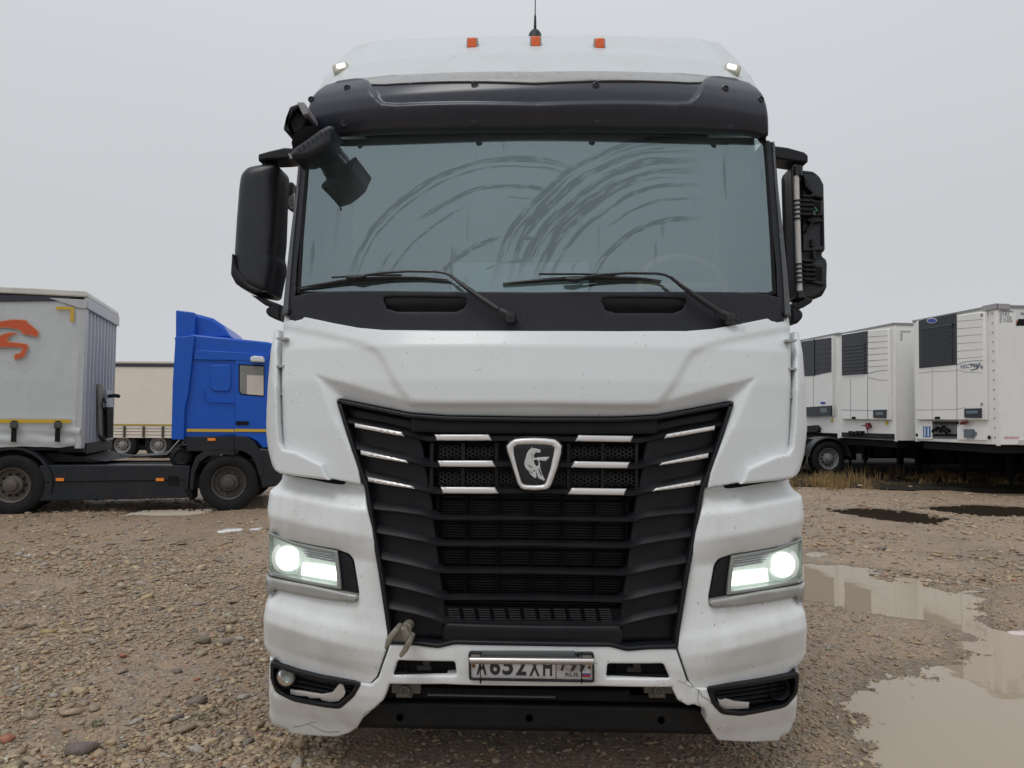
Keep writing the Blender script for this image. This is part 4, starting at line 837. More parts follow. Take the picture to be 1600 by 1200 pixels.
# lower bumper, one piece; the corner on the right has lost a chunk
Lf = [(834, 1007), (711, 1004), (686, 1010.5), (652, 1006), (609, 1008), (591, 1060), (580, 1070), (561, 1068), (552, 1087), (530, 1106), (505, 1103), (458, 1094), (432, 1081), (424, 1062), (422, 1034), (417, 1030), (416, 1075), (416, 1119), (421, 1137), (442, 1145), (489, 1150), (524, 1152), (545, 1146), (558, 1137), (567, 1122), (599, 1094), (605, 1078), (608, 1069), (692, 1069.5), (730, 1071), (834, 1072.5)]
Rt = [(934, 1072.5), (1050, 1074), (1054, 1084), (1059, 1094), (1066, 1098), (1075, 1103), (1084, 1101), (1094, 1105), (1100, 1107), (1104, 1118), (1103, 1128), (1108, 1134), (1112, 1143), (1122, 1157), (1175, 1160), (1219, 1158), (1237, 1150), (1248, 1125), (1250, 1090), (1251, 1040), (1247, 1053), (1244, 1084), (1228, 1103), (1159, 1117), (1128, 1114), (1114, 1099), (1105, 1076), (1085, 1076), (1075, 1066), (1056, 1007), (1030, 1007), (985, 1013), (960, 1005)]
Rt = Rt[:Rt.index((1056, 1007))]
tl_ = surf(Lf[:6], Dl); tl_[0, 0] = 0; tr_m = tl_[::-1].copy()[:-1]; tr_m[:, 0] *= -1
low = np.vstack([tl_, surf(Lf[6:]+Rt, Dl), tr_m])
slotL = surf([(621, 1032), (711, 1034), (714, 1056), (614, 1055)], Dl); slotR = surf([(949, 1037), (1037, 1037), (1047, 1060), (947, 1060)], Dl)
plr = surf([(731, 1017), (931, 1018), (931, 1066), (731, 1064)], Dl)
LW = tpanel('lower_bumper', [low, fillet(slotL, .012), fillet(slotR, .012)], Dl, WHITED, r=.008, step=.016, xo=1.15, ro=.05, thick=.10)
for sl_ in (slotL, slotR):
    b_ = MB(); x0, x1 = sl_[:, 0].min(), sl_[:, 0].max(); z0, z1 = sl_[:, 1].min(), sl_[:, 1].max()
    b_.box((x0-.01, 3.20, z0-.01), (x1+.01, 3.21, z1+.01)).box((x0+.05, 3.175, z0), (x0+.055, 3.20, z1)).box((x0+.004, 3.162, z0-.002), (x1-.004, 3.205, z0+.011)); part(b_, 'bumper_slot', DULL)
    c2 = MB().lathe(((x0+x1)/2, 3.185, (z0+z1)/2+.01), 1, [(0, .001), (0, .016), (.05, .016)], 10).box(((x0+x1)/2-.04, 3.192, z0+.005), ((x0+x1)/2+.02, 3.199, z0+.03)); part(c2, 'bracket', mat('rusty_grey', (.05, .045, .04), .7, dirt=.5))
# raised lip of the bumper strip
for s in (1,):
    lip = MB(); ps = [onsurf(a, b_, Dl) for a, b_ in ((600, 1060), (614, 1062), (720, 1063.5), (728, 1068))]
# cracks in the lower left corner and the chips on the right
CRK = mat('crack_dark', (.09, .065, .03), .8)
for ln in ([(458, 1136), (470, 1134), (480, 1131), (492, 1136), (503, 1142), (512, 1144), (530, 1143)], [(567, 1118), (574, 1112), (580, 1110), (586, 1106), (594, 1101)], [(480, 1131), (487, 1128), (494, 1129)], [(1060, 1063), (1078, 1072), (1092, 1078), (1096, 1087), (1108, 1094), (1112, 1100)], [(1092, 1078), (1090, 1094), (1094, 1104)], [(1120, 1140), (1127, 1136)]):
    k = MB(); pts = []
    for a, b_ in ln:
        x, z = onsurf(a, b_, Dl); pts.append((x, float(Dl(np.array([x]), np.array([z]))[0])-.0005, z))
    k.tube(pts, [.0006+.0009*random.random() for _ in pts], 5); part(k, 'crack', CRK, LW)
# fog lamp recesses
def foglamp(s):
    pl = [(423, 1035), (461, 1048), (505, 1059), (555, 1066), (563, 1069), (552, 1088), (530, 1107), (505, 1104), (458, 1095), (431, 1081), (424, 1062)] if s > 0 else [(1248, 1052), (1105, 1075), (1114, 1100), (1128, 1115), (1159, 1118), (1228, 1104), (1245, 1084)]
    g_ = surf(pl, Dl); big = offset(g_, -.012); hol = offset(g_, .016)
    fr_ = tpanel('fog_lamp_surround', [fillet(offset(g_, -.004), .02), fillet(hol, .02)], lambda x, z: Dl(x, z)-.004, BLACK, r=.005, thick=.06)
    tpanel('fog_lamp_backing', big, lambda x, z: Db(x, z)+.075, DULL, thick=.02)
    for k in range(5):
        t_ = k/4
        if s > 0: a, b_ = (440, 1046+t_*34), (545, 1072+t_*26)
        else: a, b_ = (1235, 1062+t_*32), (1118, 1082+t_*26)
        A_ = onsurf(*a, Dl); B_ = onsurf(*b_, Dl); n = 6; pts = []
        for i in range(n+1):
            x = A_[0]+(B_[0]-A_[0])*i/n; z = A_[1]+(B_[1]-A_[1])*i/n
            pts.append((x, float(Db(np.array([x]), np.array([z]))[0])+.055, z))
        k_ = MB().tube(pts, .007, 6); part(k_, 'rib', BLACK)
    return g_
foglamp(1); foglamp(-1)
x, z = onsurf(447, 1058, Dl); y = float(Dl(np.array([x]), np.array([z]))[0])
FL = part(MB().lathe((x, y+.03, z), 1, [(0, .050), (-.03, .046), (-.034, .040), (-.01, .037)], 28), 'fog_lamp', BLACK)
part(MB().lathe((x, y, z), 1, [(.02, .001), (.015, .02), (0, .037), (-.004, .038)], 28), 'reflector', mat('fog_reflector', (.35, .36, .34), .25, metal=.6), FL)
part(MB().lathe((x, y, z), 1, [(-.022, .001), (-.018, .02), (-.004, .038)], 28), 'lens', LENS, FL)
x, z = onsurf(1219, 1079, Dl); y = float(Dl(np.array([x]), np.array([z]))[0]); part(MB().lathe((x, y+.04, z), 1, [(.0, .036), (-.02, .040), (-.03, .046), (-.01, .052)], 24), 'empty_lamp_ring', BLACK)
def flat(pl, D, off, name, mt, par=None, th=.012, r=.003, **k):
    g_ = surf(pl, D); return tpanel(name, g_, lambda x, z: D(x, z)-off, mt, par, r=r, thick=th, **k)
flat([(451, 1080), (470, 1083), (502, 1088), (517, 1085), (530, 1069), (535, 1075), (538, 1085), (535, 1092), (527, 1099), (514, 1100), (500, 1097), (498, 1094), (482, 1094), (478, 1091), (462, 1090), (451, 1087)], Dl, -.02, 'broken_trim', CHROME)
flat([(1123, 1095), (1129, 1097), (1136, 1095), (1144, 1097), (1149, 1099), (1173, 1101), (1172, 1110), (1155, 1111), (1134, 1111), (1126, 1105)], Dl, -.02, 'broken_trim', CHROME)
flat([(1232, 1087), (1238, 1086), (1239, 1092), (1233, 1094)], Dl, -.03, 'broken_clip', CHROME)

# --- headlights
HEAD = mat('led_white', (.9, 1, .95), .3, emit=(.95, 1., .96), estr=2.0)
HGLOW = mat('reflector_glow', (.62, .66, .62), .25, metal=.3, emit=(.88, .96, .86), estr=.18)  # faint emission of its own stands in for lamp light on the reflector
for s in (1, -1):
    def hs(pl, off, name, mt, par=None, **k):
        g_ = surf(pl, Dc); g_ = g_ if s > 0 else mir(g_)
        return tpanel(name, g_, lambda x, z: Db(x, z)+off, mt, par, **k)
    hs([(414, 829), (445, 838), (480, 846), (530, 855), (548, 862), (557, 874), (566, 938), (555, 946), (519, 941), (430, 925), (419, 937), (412, 932)], .085, 'headlight_recess', DULL, thick=.03, xo=1.16, ro=.03)
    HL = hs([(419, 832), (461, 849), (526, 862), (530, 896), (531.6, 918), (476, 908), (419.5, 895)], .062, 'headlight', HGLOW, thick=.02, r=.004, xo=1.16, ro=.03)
    fr = surf([(418, 830), (461, 847), (527.5, 860.5), (532, 896), (533.5, 920.5), (476, 910.5), (418, 897)], Dc); inn = surf([(422.5, 836.5), (463, 852.5), (523.5, 864.5), (526.8, 896), (527.5, 914.5), (477, 905.5), (422.5, 892)], Dc)
    if s < 0: fr, inn = mir(fr), mir(inn)
    tpanel('lamp_frame', [fr, inn], lambda x, z: Db(x, z)+.012, mat('lamp_frame_grey', (.34, .36, .34), .3, metal=.3), HL, r=.003, thick=.05, xo=1.19, ro=.03)
    x, z = onsurf(449, 873, Dc); y = float(Db(np.array([x]), np.array([z]))[0])+.05; x *= s
    part(MB().lathe((x, y, z), 1, [(0, .064), (-.012, .062), (-.014, .056), (-.006, .054)], 32), 'projector_ring', mat('ring_glow', (.8, .85, .8), .2, emit=(.92, 1, .93), estr=.3), HL)  # ring's emission paints in part of the lamp's glow
    part(MB().lathe((x, y, z), 1, [(-.010, .062), (-.004, .078), (.012, .084)], 32), 'lamp_halo', mat('halo_emission', (.8, .85, .8), .2, metal=.2, emit=(.9, 1, .9), estr=.15), HL)  # emissive ring added around the lamp to soften it with a painted halo
    part(MB().lathe((x, y-.004, z), 1, [(-.022, .001), (-.018, .025), (-.008, .042), (0, .053)], 32), 'projector_lamp', HEAD, HL)
    hs([(470, 881.5), (500, 885), (524.6, 889), (525.7, 909.5), (498, 905), (468, 900)], .045, 'daylight_bar', HEAD, HL, thick=.02, r=.003)
    hs([(463, 855), (522, 866), (523, 881), (478, 873), (470, 862)], .052, 'indicator', mat('indicator_grey', (.42, .42, .47), .25, metal=.5), HL, thick=.02, r=.003)
    for k in range(4):
        hs([(465+k*2.6, 857.5+k*4.2), (521, 868+k*3.8), (521, 869+k*3.8), (466+k*2.6, 858.6+k*4.2)], .047, 'indicator_rib', CHROME, HL, thick=.008, r=.001)
    hs([(422, 835), (462, 851), (524, 863.5), (527, 896), (529, 916), (477, 906), (422, 893)], .022, 'lens', LENS, HL, thick=.004, r=.003)
    hs([(528, 862.5), (541, 866), (549.5, 876), (558, 922), (558, 928), (535, 923)], .028, 'black_insert', BLACK, None, thick=.03, r=.004)
    hs([(417, 897), (424, 901.5), (487, 913.5), (558, 928.5), (560, 934), (555, 940), (519, 936), (430, 920), (419.5, 931), (416.5, 928)], -.006, 'headlight_trim', TRIM, None, thick=.05, r=.009, xo=1.17, ro=.02)

# --- grille
def Dg(x, z): return Db(x, z)+.030
gout = sym([(834, 652.5), (700, 650.5), (642, 646.5), (531, 624), (527, 626), (561, 735), (570, 757), (581, 826), (592, 890), (606, 985), (607.5, 1004), (652, 1007), (686, 1011), (711, 1005), (834, 1007.5)], Dg)
GR = tpanel('grille', [fillet(gout, .015, 3), offset(fillet(gout, .015, 3), .018)], lambda x, z: Db(x, z)+.008, BLACK, r=.006, thick=.12)
tpanel('grille_backing', sym([(834, 660), (640, 655), (545, 640), (585, 770), (615, 1000), (834, 1002)], Dg), lambda x, z: 3.34+0*x, mat('radiator_black', (.012, .011, .012), .6, bump=.3, bscale=120), GR, thick=.02)
RADM = mat('radiator_fins', (.022, .02, .022), .5)
rad = MB(); x0, z0 = Y_(665, 985, 3.30); x1, z1 = Y_(1003, 770, 3.30)
zz = z0
while zz < z1: rad.box((-.48, 3.29, zz), (.48, 3.30, zz+.005)); zz += .0115
tag(part(rad, 'radiator_fins', RADM, GR), kind='stuff')
def sweep(pts, secs, name, mt, par=GR, D=Dg, both=True):
    """pts: left-half photo points; secs: per point list of (dz, dd)"""
    P = surf(pts, D); n = len(P)
    if both: P = np.vstack([P, P[::-1][(1 if abs(P[-1, 0]) < 1e-3 else 0):]*np.array([-1, 1])]); secs = secs+secs[::-1][(1 if abs(surf(pts, D)[-1, 0]) < 1e-3 else 0):]
    m_ = len(secs[0]); vs = []; fs = []
    dep = D(P[:, 0], P[:, 1])
    for (x, z), d, sc in zip(P, dep, secs): vs += [(x, d+b_, z+a) for a, b_ in sc]
    for i in range(len(P)-1):
        for k in range(m_-1): fs.append((i*m_+k, i*m_+k+1, (i+1)*m_+k+1, (i+1)*m_+k))
    fs += [tuple(range(m_)), tuple(range((len(P)-1)*m_, len(P)*m_))[::-1]]
    return part(MB().add(vs, fs), name, mt, par, 30)
# solid wings left and right, and the solid bands on top and at the bottom
for s in (1, -1):
    w_ = surf([(534, 632), (640, 652), (652, 660), (660, 700), (672, 772), (684, 880), (696, 965), (700, 1004), (652, 1002), (611, 1000), (604, 960), (590, 885), (578, 815), (566, 745)], Dg); w_ = w_ if s > 0 else mir(w_)
    tpanel('grille_wing', w_, lambda x, z: Db(x, z)+.066, GRILLE, GR, r=.02, thick=.14)
tpanel('grille_band', sym([(834, 654), (640, 650), (640, 676), (834, 680)], Dg), lambda x, z: Db(x, z)+.05, GRILLE, GR, r=.008, thick=.05)
tpanel('grille_band', sym([(834, 978), (696, 974), (690, 990), (692, 1008), (834, 1004)], Dg), lambda x, z: Db(x, z)+.03, GRILLE, GR, r=.012, thick=.08)
Wg = [(.044, .062), (.040, .046), (.011, .012), (.004, .006), (-.003, .008), (-.006, .016), (-.008, .058)]
Wm = [(.036, .062), (.032, .050), (.010, .018), (.005, .010), (-.004, .012), (-.007, .020), (-.009, .06)]
Cg = [(.016, .060), (.016, .045), (.013, .020), (.009, .012), (-.009, .012), (-.015, .022), (-.016, .06)]
Cl = [(.014, .060), (.014, .045), (.012, .022), (.008, .014), (-.005, .014), (-.009, .024), (-.009, .06)]
for pts in ([(542, 661), (600, 672), (634, 680), (654, 685), (668, 686), (760, 685.5), (834, 685.5)],
            [(553, 702), (606, 714), (641, 722), (660, 726.5), (675, 727), (760, 726), (834, 726)],
            [(563, 744), (610, 755), (650, 765), (668, 769), (682, 769), (760, 768), (834, 768)]):
    sweep(pts, [Wg, Wg, Wg, Wm, Cg, Cg, Cg], 'slat', GRILLE)
for pts in ([(577, 796), (625, 801), (655, 805), (672, 810), (690, 811), (760, 811), (834, 811)],
            [(584, 833), (630, 841), (660, 847), (673, 851), (690, 852), (760, 852), (834, 852)],
            [(591, 874), (635, 883), (664, 890), (678, 894), (695, 895), (760, 895), (834, 895)],
            [(599, 914), (640, 923), (670, 931), (685, 936), (700, 937), (760, 937), (834, 937)],
            [(605, 952), (645, 960), (675, 968), (690, 974), (705, 975), (760, 976), (834, 976)]):
    sweep(pts, [Wg, Wg, Wg, Wm, Cl, Cl, Cl], 'slat', GRILLE)
for s in (1, -1):
    for l in ([(553.5, 661), (627, 675.5), (630.5, 682), (554, 668)], [(562.5, 703.5), (634, 719.5), (637, 724), (563.5, 711)], [(573.5, 745.5), (643, 759.5), (647.5, 764.5), (575, 753)],
              [(678, 679), (763, 679), (768, 688.5), (682, 688.5)], [(683, 720), (769, 720), (774, 730), (687, 729.5)], [(687.5, 761.5), (773, 762), (778.5, 772), (691.5, 771.5)]):
        g_ = surf(l, lambda x, z: Db(x, z)+.02); g_ = g_ if s > 0 else mir(g_); cen = abs(g_[:, 0].mean()) < .5
        tpanel('bright_strip', g_, (lambda x, z: Db(x, z)+.030) if cen else (lambda x, z: Db(x, z)+.022), CHROME, GR, r=.006, thick=.016, step=.03)
# hexagon mesh rows
hx = MB()
def hexrow(xa, xb, ya, yb):
    (x0, z1), (x1, z0) = Y_(xa, ya, 3.20), Y_(xb, yb, 3.20); a = .0105; hgt = a*math.sqrt(3); r_ = 0; z = z0+.004
    while z < z1:
        x = x0+(0 if r_ % 2 == 0 else a*1.5)
        while x < x1:
            o_ = [(x+a*1.02*math.cos(k*math.pi/3), z+a*1.02*math.sin(k*math.pi/3)) for k in range(6)]; i_ = [(x+a*.74*math.cos(k*math.pi/3), z+a*.74*math.sin(k*math.pi/3)) for k in range(6)]
            vs = [(p, 3.20, q_) for p, q_ in o_]+[(p, 3.20, q_) for p, q_ in i_]+[(p, 3.215, q_) for p, q_ in i_]
            hx.add(vs, [(k, (k+1) % 6, 6+(k+1) % 6, 6+k) for k in range(6)]+[(6+k, 6+(k+1) % 6, 12+(k+1) % 6, 12+k) for k in range(6)]); x += 3*a
        z += hgt/2; r_ += 1
HXM = mat('mesh_grey', (.022, .022, .027), .5)
for (a, b_) in ((690, 722), (728, 772), (780, 826), (834, 880), (896, 938), (944, 992)):
    if not (778 < a < 881): hexrow(a, b_, 699, 714)
    hexrow(a, b_, 741, 757)
tag(part(hx, 'hexagon_mesh', HXM, GR), kind='stuff')
for px in (675, 724, 776, 888, 941, 994):
    (x0, z1), (x1, z0) = Y_(px-2.4, 692, 3.20), Y_(px+2.4, 764, 3.20); part(MB().box((x0, 3.185, z0), (x1, 3.27, z1)), 'upright', GRILLE, GR)
for px in (684, 728, 778, 829, 878, 930, 978):
    (x0, z1), (x1, z0) = Y_(px-1.8, 774, 3.24), Y_(px+1.8, 938, 3.24); part(MB().box((x0, 3.225, z0), (x1, 3.28, z1)), 'upright', mat('upright_dark', (.005, .005, .006), .7, spec=.15), GR)
for py in (781, 804, 820, 843, 860, 885, 903, 928):
    (x0, z1), (x1, z0) = Y_(684, py, 3.24), Y_(984, py+1.5, 3.24); part(MB().box((x0, 3.235, z0), (x1, 3.26, z1)), 'cross_bar', mat('bar_dark', (.005, .005, .006), .7, spec=.15), GR)
lv = MB()
for g_ in range(11):
    xa = 700+g_*23.6
    for k in range(6):
        (x0, z1), (x1, z0) = Y_(xa+k*.7, 951+k*3.6, 3.17), Y_(xa+17+k*.7, 952.6+k*3.6, 3.17); lv.box((x0, 3.165, z0), (x1, 3.185, z1))
tag(part(lv, 'intake_slats', mat('intake_grey', (.035, .035, .04), .5), GR), kind='stuff')
(x0, z1), (x1, z0) = Y_(694, 946, 3.2), Y_(972, 976, 3.2); part(MB().box((x0, 3.19, z0), (x1, 3.2, z1)), 'intake_back', DULL, GR)
# badge
def E(x, y): return (700+x/6.154, 640+y/6.154)
bo = [(565, 350), (600, 310), (645, 284), (720, 276), (820, 273), (930, 277), (1025, 288), (1060, 312), (1092, 350), (1086, 420), (1050, 560), (990, 725), (968, 755), (935, 768), (830, 775), (728, 768), (697, 750), (672, 712), (600, 480), (572, 400)]
bi = [(632, 362), (665, 340), (740, 334), (830, 332), (930, 336), (995, 345), (1024, 368), (1015, 430), (985, 570), (945, 690), (930, 716), (900, 725), (830, 728), (750, 725), (720, 714), (703, 690), (660, 540), (635, 430)]
Bd = lambda x, z: 3.085+0*x
BO = surf([E(*p) for p in bo], Bd); BI = surf([E(*p) for p in bi], Bd)
BG = tpanel('badge', [BO, BI], lambda x, z: 3.072+0*x, CHROME, r=.010, thick=.05, step=.012)
tpanel('badge_field', offset(BI, -.004), lambda x, z: 3.086+0*x, mat('badge_black', (.012, .012, .014), .2), BG, r=.002, thick=.02)
tpanel('badge_socket', offset(BO, -.007), lambda x, z: 3.105+0*x, GRILLE, BG, r=.004, thick=.04)
ho = [(805, 357), (814, 372), (835, 371), (858, 377), (884, 384), (892, 398), (886, 414), (868, 417), (852, 411), (838, 420), (827, 436), (824, 462), (850, 466), (872, 459), (930, 456), (980, 455), (958, 476), (940, 494), (905, 492), (886, 486), (874, 497), (886, 520), (884, 545), (890, 575), (902, 615), (922, 655), (934, 678), (918, 684), (898, 672), (872, 664), (862, 640), (856, 612), (845, 604), (852, 636), (846, 658), (828, 656), (808, 636), (790, 618), (775, 590), (748, 565), (736, 535), (735, 500), (748, 465), (757, 425), (775, 392), (797, 375)]
h1_ = [(764, 538), (775, 548), (795, 560), (815, 562), (805, 552), (785, 545)]; h2_ = [(826, 486), (850, 482), (868, 492), (872, 520), (868, 540), (850, 545), (838, 530), (828, 510)]
h3_ = [(868, 572), (880, 578), (905, 640), (896, 640), (880, 610)]; h4_ = [(808, 425), (812, 425), (812, 480), (808, 478)]; h5_ = [(822, 580), (840, 590), (835, 600), (818, 592)]; h6_ = [(782, 584), (800, 600), (815, 620), (800, 615)]
Hd = lambda x, z: 3.083+0*x
tpanel('horse_emblem', [surf([E(*p) for p in l], Hd) for l in (ho, h2_, h1_, h3_, h4_, h5_, h6_)], Hd, mat('emblem_silver', (.6, .61, .6), .35, metal=.2), BG, r=.0008, thick=.004, step=.008)
# tow pin sticking out of the grille corner
TPN = mat('old_steel', (.23, .21, .165), .55, dirt=.7, dcol=(.12, .09, .05), dscale=30, bump=.3)
def pt(px, py, y): x, z = Y_(px, py, y); return (x, y, z)
tp_ = MB(); tp_.tube([pt(640, 975, 3.2), pt(634, 982, 3.05)], .022, 12)
a1_ = [(620, 976), (634, 977), (645, 992), (642, 1004), (628, 1004), (618, 995), (612, 994), (608, 1000), (606, 1010), (604, 1004), (606, 992), (613, 984)]
tp_.prism([Y_(*p, 3.04) for p in [(621, 976), (636, 977), (645, 992), (641, 1001), (616, 996), (612, 986)]], 1, 3.0, 3.06)
tp_.prism([Y_(*p, 3.0) for p in [(621, 977), (627, 980), (612, 1000), (608, 1010), (604, 1008), (606, 994)]], 1, 2.95, 3.05).prism([Y_(*p, 3.0) for p in [(642, 992), (647, 996), (640, 1012), (630, 1023), (626, 1018), (634, 1004)]], 1, 2.95, 3.05)
part(tp_, 'tow_pin', TPN, bevel=.006)

# --- number plate with its frame and the bright bar across its upper edge
pf = surf([(732, 1018.5), (928, 1020), (929, 1066), (733, 1062.5)], lambda x, z: 3.10+0*x)
PLd = lambda o_: (lambda x, z: 3.095+o_+0*x)
NP = tpanel('number_plate', offset(pf, .006), PLd(.012), mat('plate_white', (.62, .60, .58), .4, dirt=.4, dcol=(.3, .26, .22), dscale=25), r=.002, thick=.01)
tpanel('plate_frame', [fillet(pf, .012), offset(pf, .008)], PLd(-.002), BLACK, NP, r=.003, thick=.03)
tpanel('plate_holder', surf([(754, 1018), (898, 1018.5), (898, 1029), (754, 1027)], PLd(0)), PLd(-.006), mat('holder_grey', (.08, .085, .085), .4), NP, r=.002, thick=.02)
INK = mat('plate_ink', (.03, .03, .035), .5)
dirx = np.array([math.cos(R(-.15)), 0, math.sin(R(-.15))])
def ptext(s, px, py, hpx, wpx, nm='lettering', mt=INK, par=NP, yy=3.1065):
    x, z = Y_(px, py, 3.10); k = 3.10/FPX; return text(s, hpx*k, (x, yy, z), dirx, (0, 0, 1), mt, par, nm, .0012, wpx*k, bold=.028 if len(s) == 1 else .01)
for ch_, px, py, hh, ww in (('A', 744.5, 1055, 29, 15.5), ('6', 765, 1055.5, 30, 16.5), ('5', 785, 1055.5, 30, 16.5), ('2', 806, 1056, 30, 16), ('X', 827, 1056.8, 28, 16), ('H', 848.5, 1057, 28, 14)): ptext(ch_, px, py, hh, ww)
for ch_, px, py, hh, ww in (('7', 875, 1048.5, 23, 11), ('9', 889, 1049, 23, 12), ('9', 903.5, 1050, 23, 11)): ptext(ch_, px, py, hh, ww, yy=3.0975)
ptext('RUS', 883.5, 1058, 6, 20)
tpanel('plate_divider', surf([(868.2, 1024), (869.4, 1024), (869.4, 1062), (868.2, 1062)], PLd(0)), PLd(.010), INK, NP, r=.0005, thick=.003)
for (y0_, y1_, c_) in ((1050.5, 1053.3, (.62, .6, .6)), (1053.3, 1056, (.05, .08, .3)), (1056, 1059.3, (.5, .03, .04))):
    tpanel('flag', surf([(908, y0_), (922.5, y0_), (922.5, y1_), (908, y1_)], PLd(0)), PLd(.009), mat('flag%d' % y0_, c_, .5), NP, r=.0005, thick=.004)
for (x, y, w_, h_) in ((878, 1043, 14, 10), (893, 1046, 14, 9), (909, 1041, 11, 12)):
    pl = [(x+w_/2*math.cos(t_)*(1+.2*math.sin(3*t_)), y+h_/2*math.sin(t_)) for t_ in np.linspace(0, 6.28, 13)[:-1]]
    tpanel('peeling_tape', surf(pl, PLd(0)), PLd(.0045), mat('tape_beige', (.42, .39, .36), .35, dirt=.4, dscale=40), NP, r=.001, thick=.004)
for px, py in ((740, 1040.5), (921, 1043)):
    x, z = Y_(px, py, 3.1); part(MB().lathe((x, 3.104, z), 1, [(0, .008), (-.004, .006), (-.005, .001)], 10), 'plate_screw', mat('rust', (.16, .07, .02), .8), NP)
LB = part(MB().tube([pt(734, 1031.5, 3.06), pt(927.5, 1033.2, 3.06)], .0145, 18), 'bright_bar', STEEL)
for px in (750.5, 908.5): part(MB().tube([pt(px, 1019, 3.07), pt(px, 1045, 3.055), pt(px+.5, 1064, 3.07)], .0022, 6).tube([pt(px+.3, 1062, 3.07), pt(px+.5, 1069, 3.075)], [.006, .001], 6), 'cable_tie', DULL)
part(MB().box((pf[0][0]+.06, 3.06, pf[0][1]-.02), (pf[0][0]+.07, 3.1, pf[0][1]-.01)).box((pf[1][0]-.07, 3.06, pf[1][1]-.02), (pf[1][0]-.06, 3.1, pf[1][1]-.01)), 'bar_bracket', DULL)

# --- things seen below the bumper
UB = mat('underrun_black', (.007, .009, .011), .5, spec=.35, dirt=.6, dcol=(.022, .022, .02), dscale=9)
x0, z1 = Y_(560, 1088, 3.42); x1, z0 = Y_(1106, 1148, 3.42)
ub = part(MB().prism([(3.42, z1-.008), (3.40, z1-.02), (3.40, z0+.02), (3.42, z0), (3.55, z0), (3.55, z1-.005)], 0, -1.0, 1.0), 'underrun_beam', UB, bevel=.01)
for px, py in ((625, 1121), (827, 1122), (1033, 1125)):
    x, z = Y_(px, py, 3.4); part(MB().lathe((x, 3.398, z), 1, [(.001, .001), (.0, .0165)], 16), 'bolt_hole', mat('hole_black', (.001, .001, .001), .95, spec=.0), ub)
pz = Y_(834, 1078, 3.25)[1]
rl = MB().box((-.48, 3.24, pz-.035), (.42, 3.30, pz+.006)).box((-1.0, 3.40, pz-.1), (1.0, 3.5, pz+.15)); part(rl, 'radiator_support', DULL)
cf = MB(); x = -.45
while x < .40: cf.box((x, 3.232, pz-.012), (x+.004, 3.241, pz+.004)); x += .011
tag(part(cf, 'corrugated_edge', UB), kind='stuff')
part(MB().box((-.45, 3.225, pz-.024), (.10, 3.24, pz-.017)), 'support_lip', mat('support_grey', (.09, .09, .09), .5))
for px in (634, 1028):
    x, z = Y_(px, 1077, 3.22); b_ = MB().lathe((x, 3.2, z), 1, [(0, .001), (0, .014), (-.012, .014), (-.012, .024), (.03, .026), (.06, .026)], 14).box((x-.06, 3.21, z-.015), (x+.065, 3.24, z+.03)).box((x-.04, 3.205, z-.032), (x+.03, 3.23, z-.012)); part(b_, 'bumper_mount', mat('mount_grey', (.11, .10, .085), .6, dirt=.6, dscale=25), bevel=.004)
for s in (-1, 1):
    wheel('wheel', (0, 0, 0), .5, .32, TK, -1).location = (0, 0, 0)
    o = [ob for ob in TK.children if ob.name.startswith('wheel')][-1]; o.rotation_euler = (0, 0, math.pi/2*(-1 if s < 0 else 1)); o.location = (s*1.24, 1.25, .5)
part(MB().box((-.48, 3.5, .55), (-.40, 7.5, .8)).box((.40, 3.5, .55), (.48, 7.5, .8)).box((-.9, 4.4, .4), (.9, 4.7, .55)).box((-.6, 3.4, .4), (.6, 4.3, 1.3)), 'chassis_frame', DULL)
part(MB().box((-1.22, 3.9, .45), (-.85, 3.95, 1.2)).box((.85, 3.9, .45), (1.22, 3.95, 1.2)), 'mud_flap', DULL)
for s in (1, -1):
    x = -1.24*s
    pr = [(3.62, 1.25), (3.62, .35), (3.95, .42), (4.02, .75), (4.2, .98), (4.55, 1.1), (4.9, .98), (5.08, .75), (5.12, .55), (5.45, .55), (5.45, 1.25)]
    part(MB().prism(pr, 0, x, x+.05*s), 'step_panel', WHITED, bevel=.01)

# --- cowl below the windscreen
def Dw(x, z): return 3.275+(z-2.2)*.235+.20*(np.abs(x)/1.25)**2
def Dk(x, z): return 3.245+.10*np.clip(z-2.02, 0, 1)+.205*(np.abs(x)/1.25)**2
cowl = sym([(834, 456.5), (700, 455.5), (600, 454.5), (520, 455), (478, 458), (455, 464), (451, 475), (450, 500), (520, 520), (600, 530), (834, 530)], Dk)
slt = [surf([(599, 469), (600, 465), (612, 463), (715, 464), (728, 466), (730, 472), (724, 482), (712, 487), (620, 487), (604, 482)], Dk)]
slt.append(surf([(940, 470), (942, 466), (955, 464), (1060, 465), (1071, 467), (1072, 472), (1066, 484), (1052, 489), (962, 489), (946, 484)], Dk))
CW = tpanel('cowl', [cowl]+slt, Dk, COWL, r=.006, step=.02, thick=.10, xo=1.13, ro=.02)
for g_ in slt:
    tpanel('cowl_scoop', offset(g_, -.012), lambda x, z: Dk(x, z)+.045-.03*ss(2.10, 2.17, z), BLACK, CW, r=.004, thick=.02)
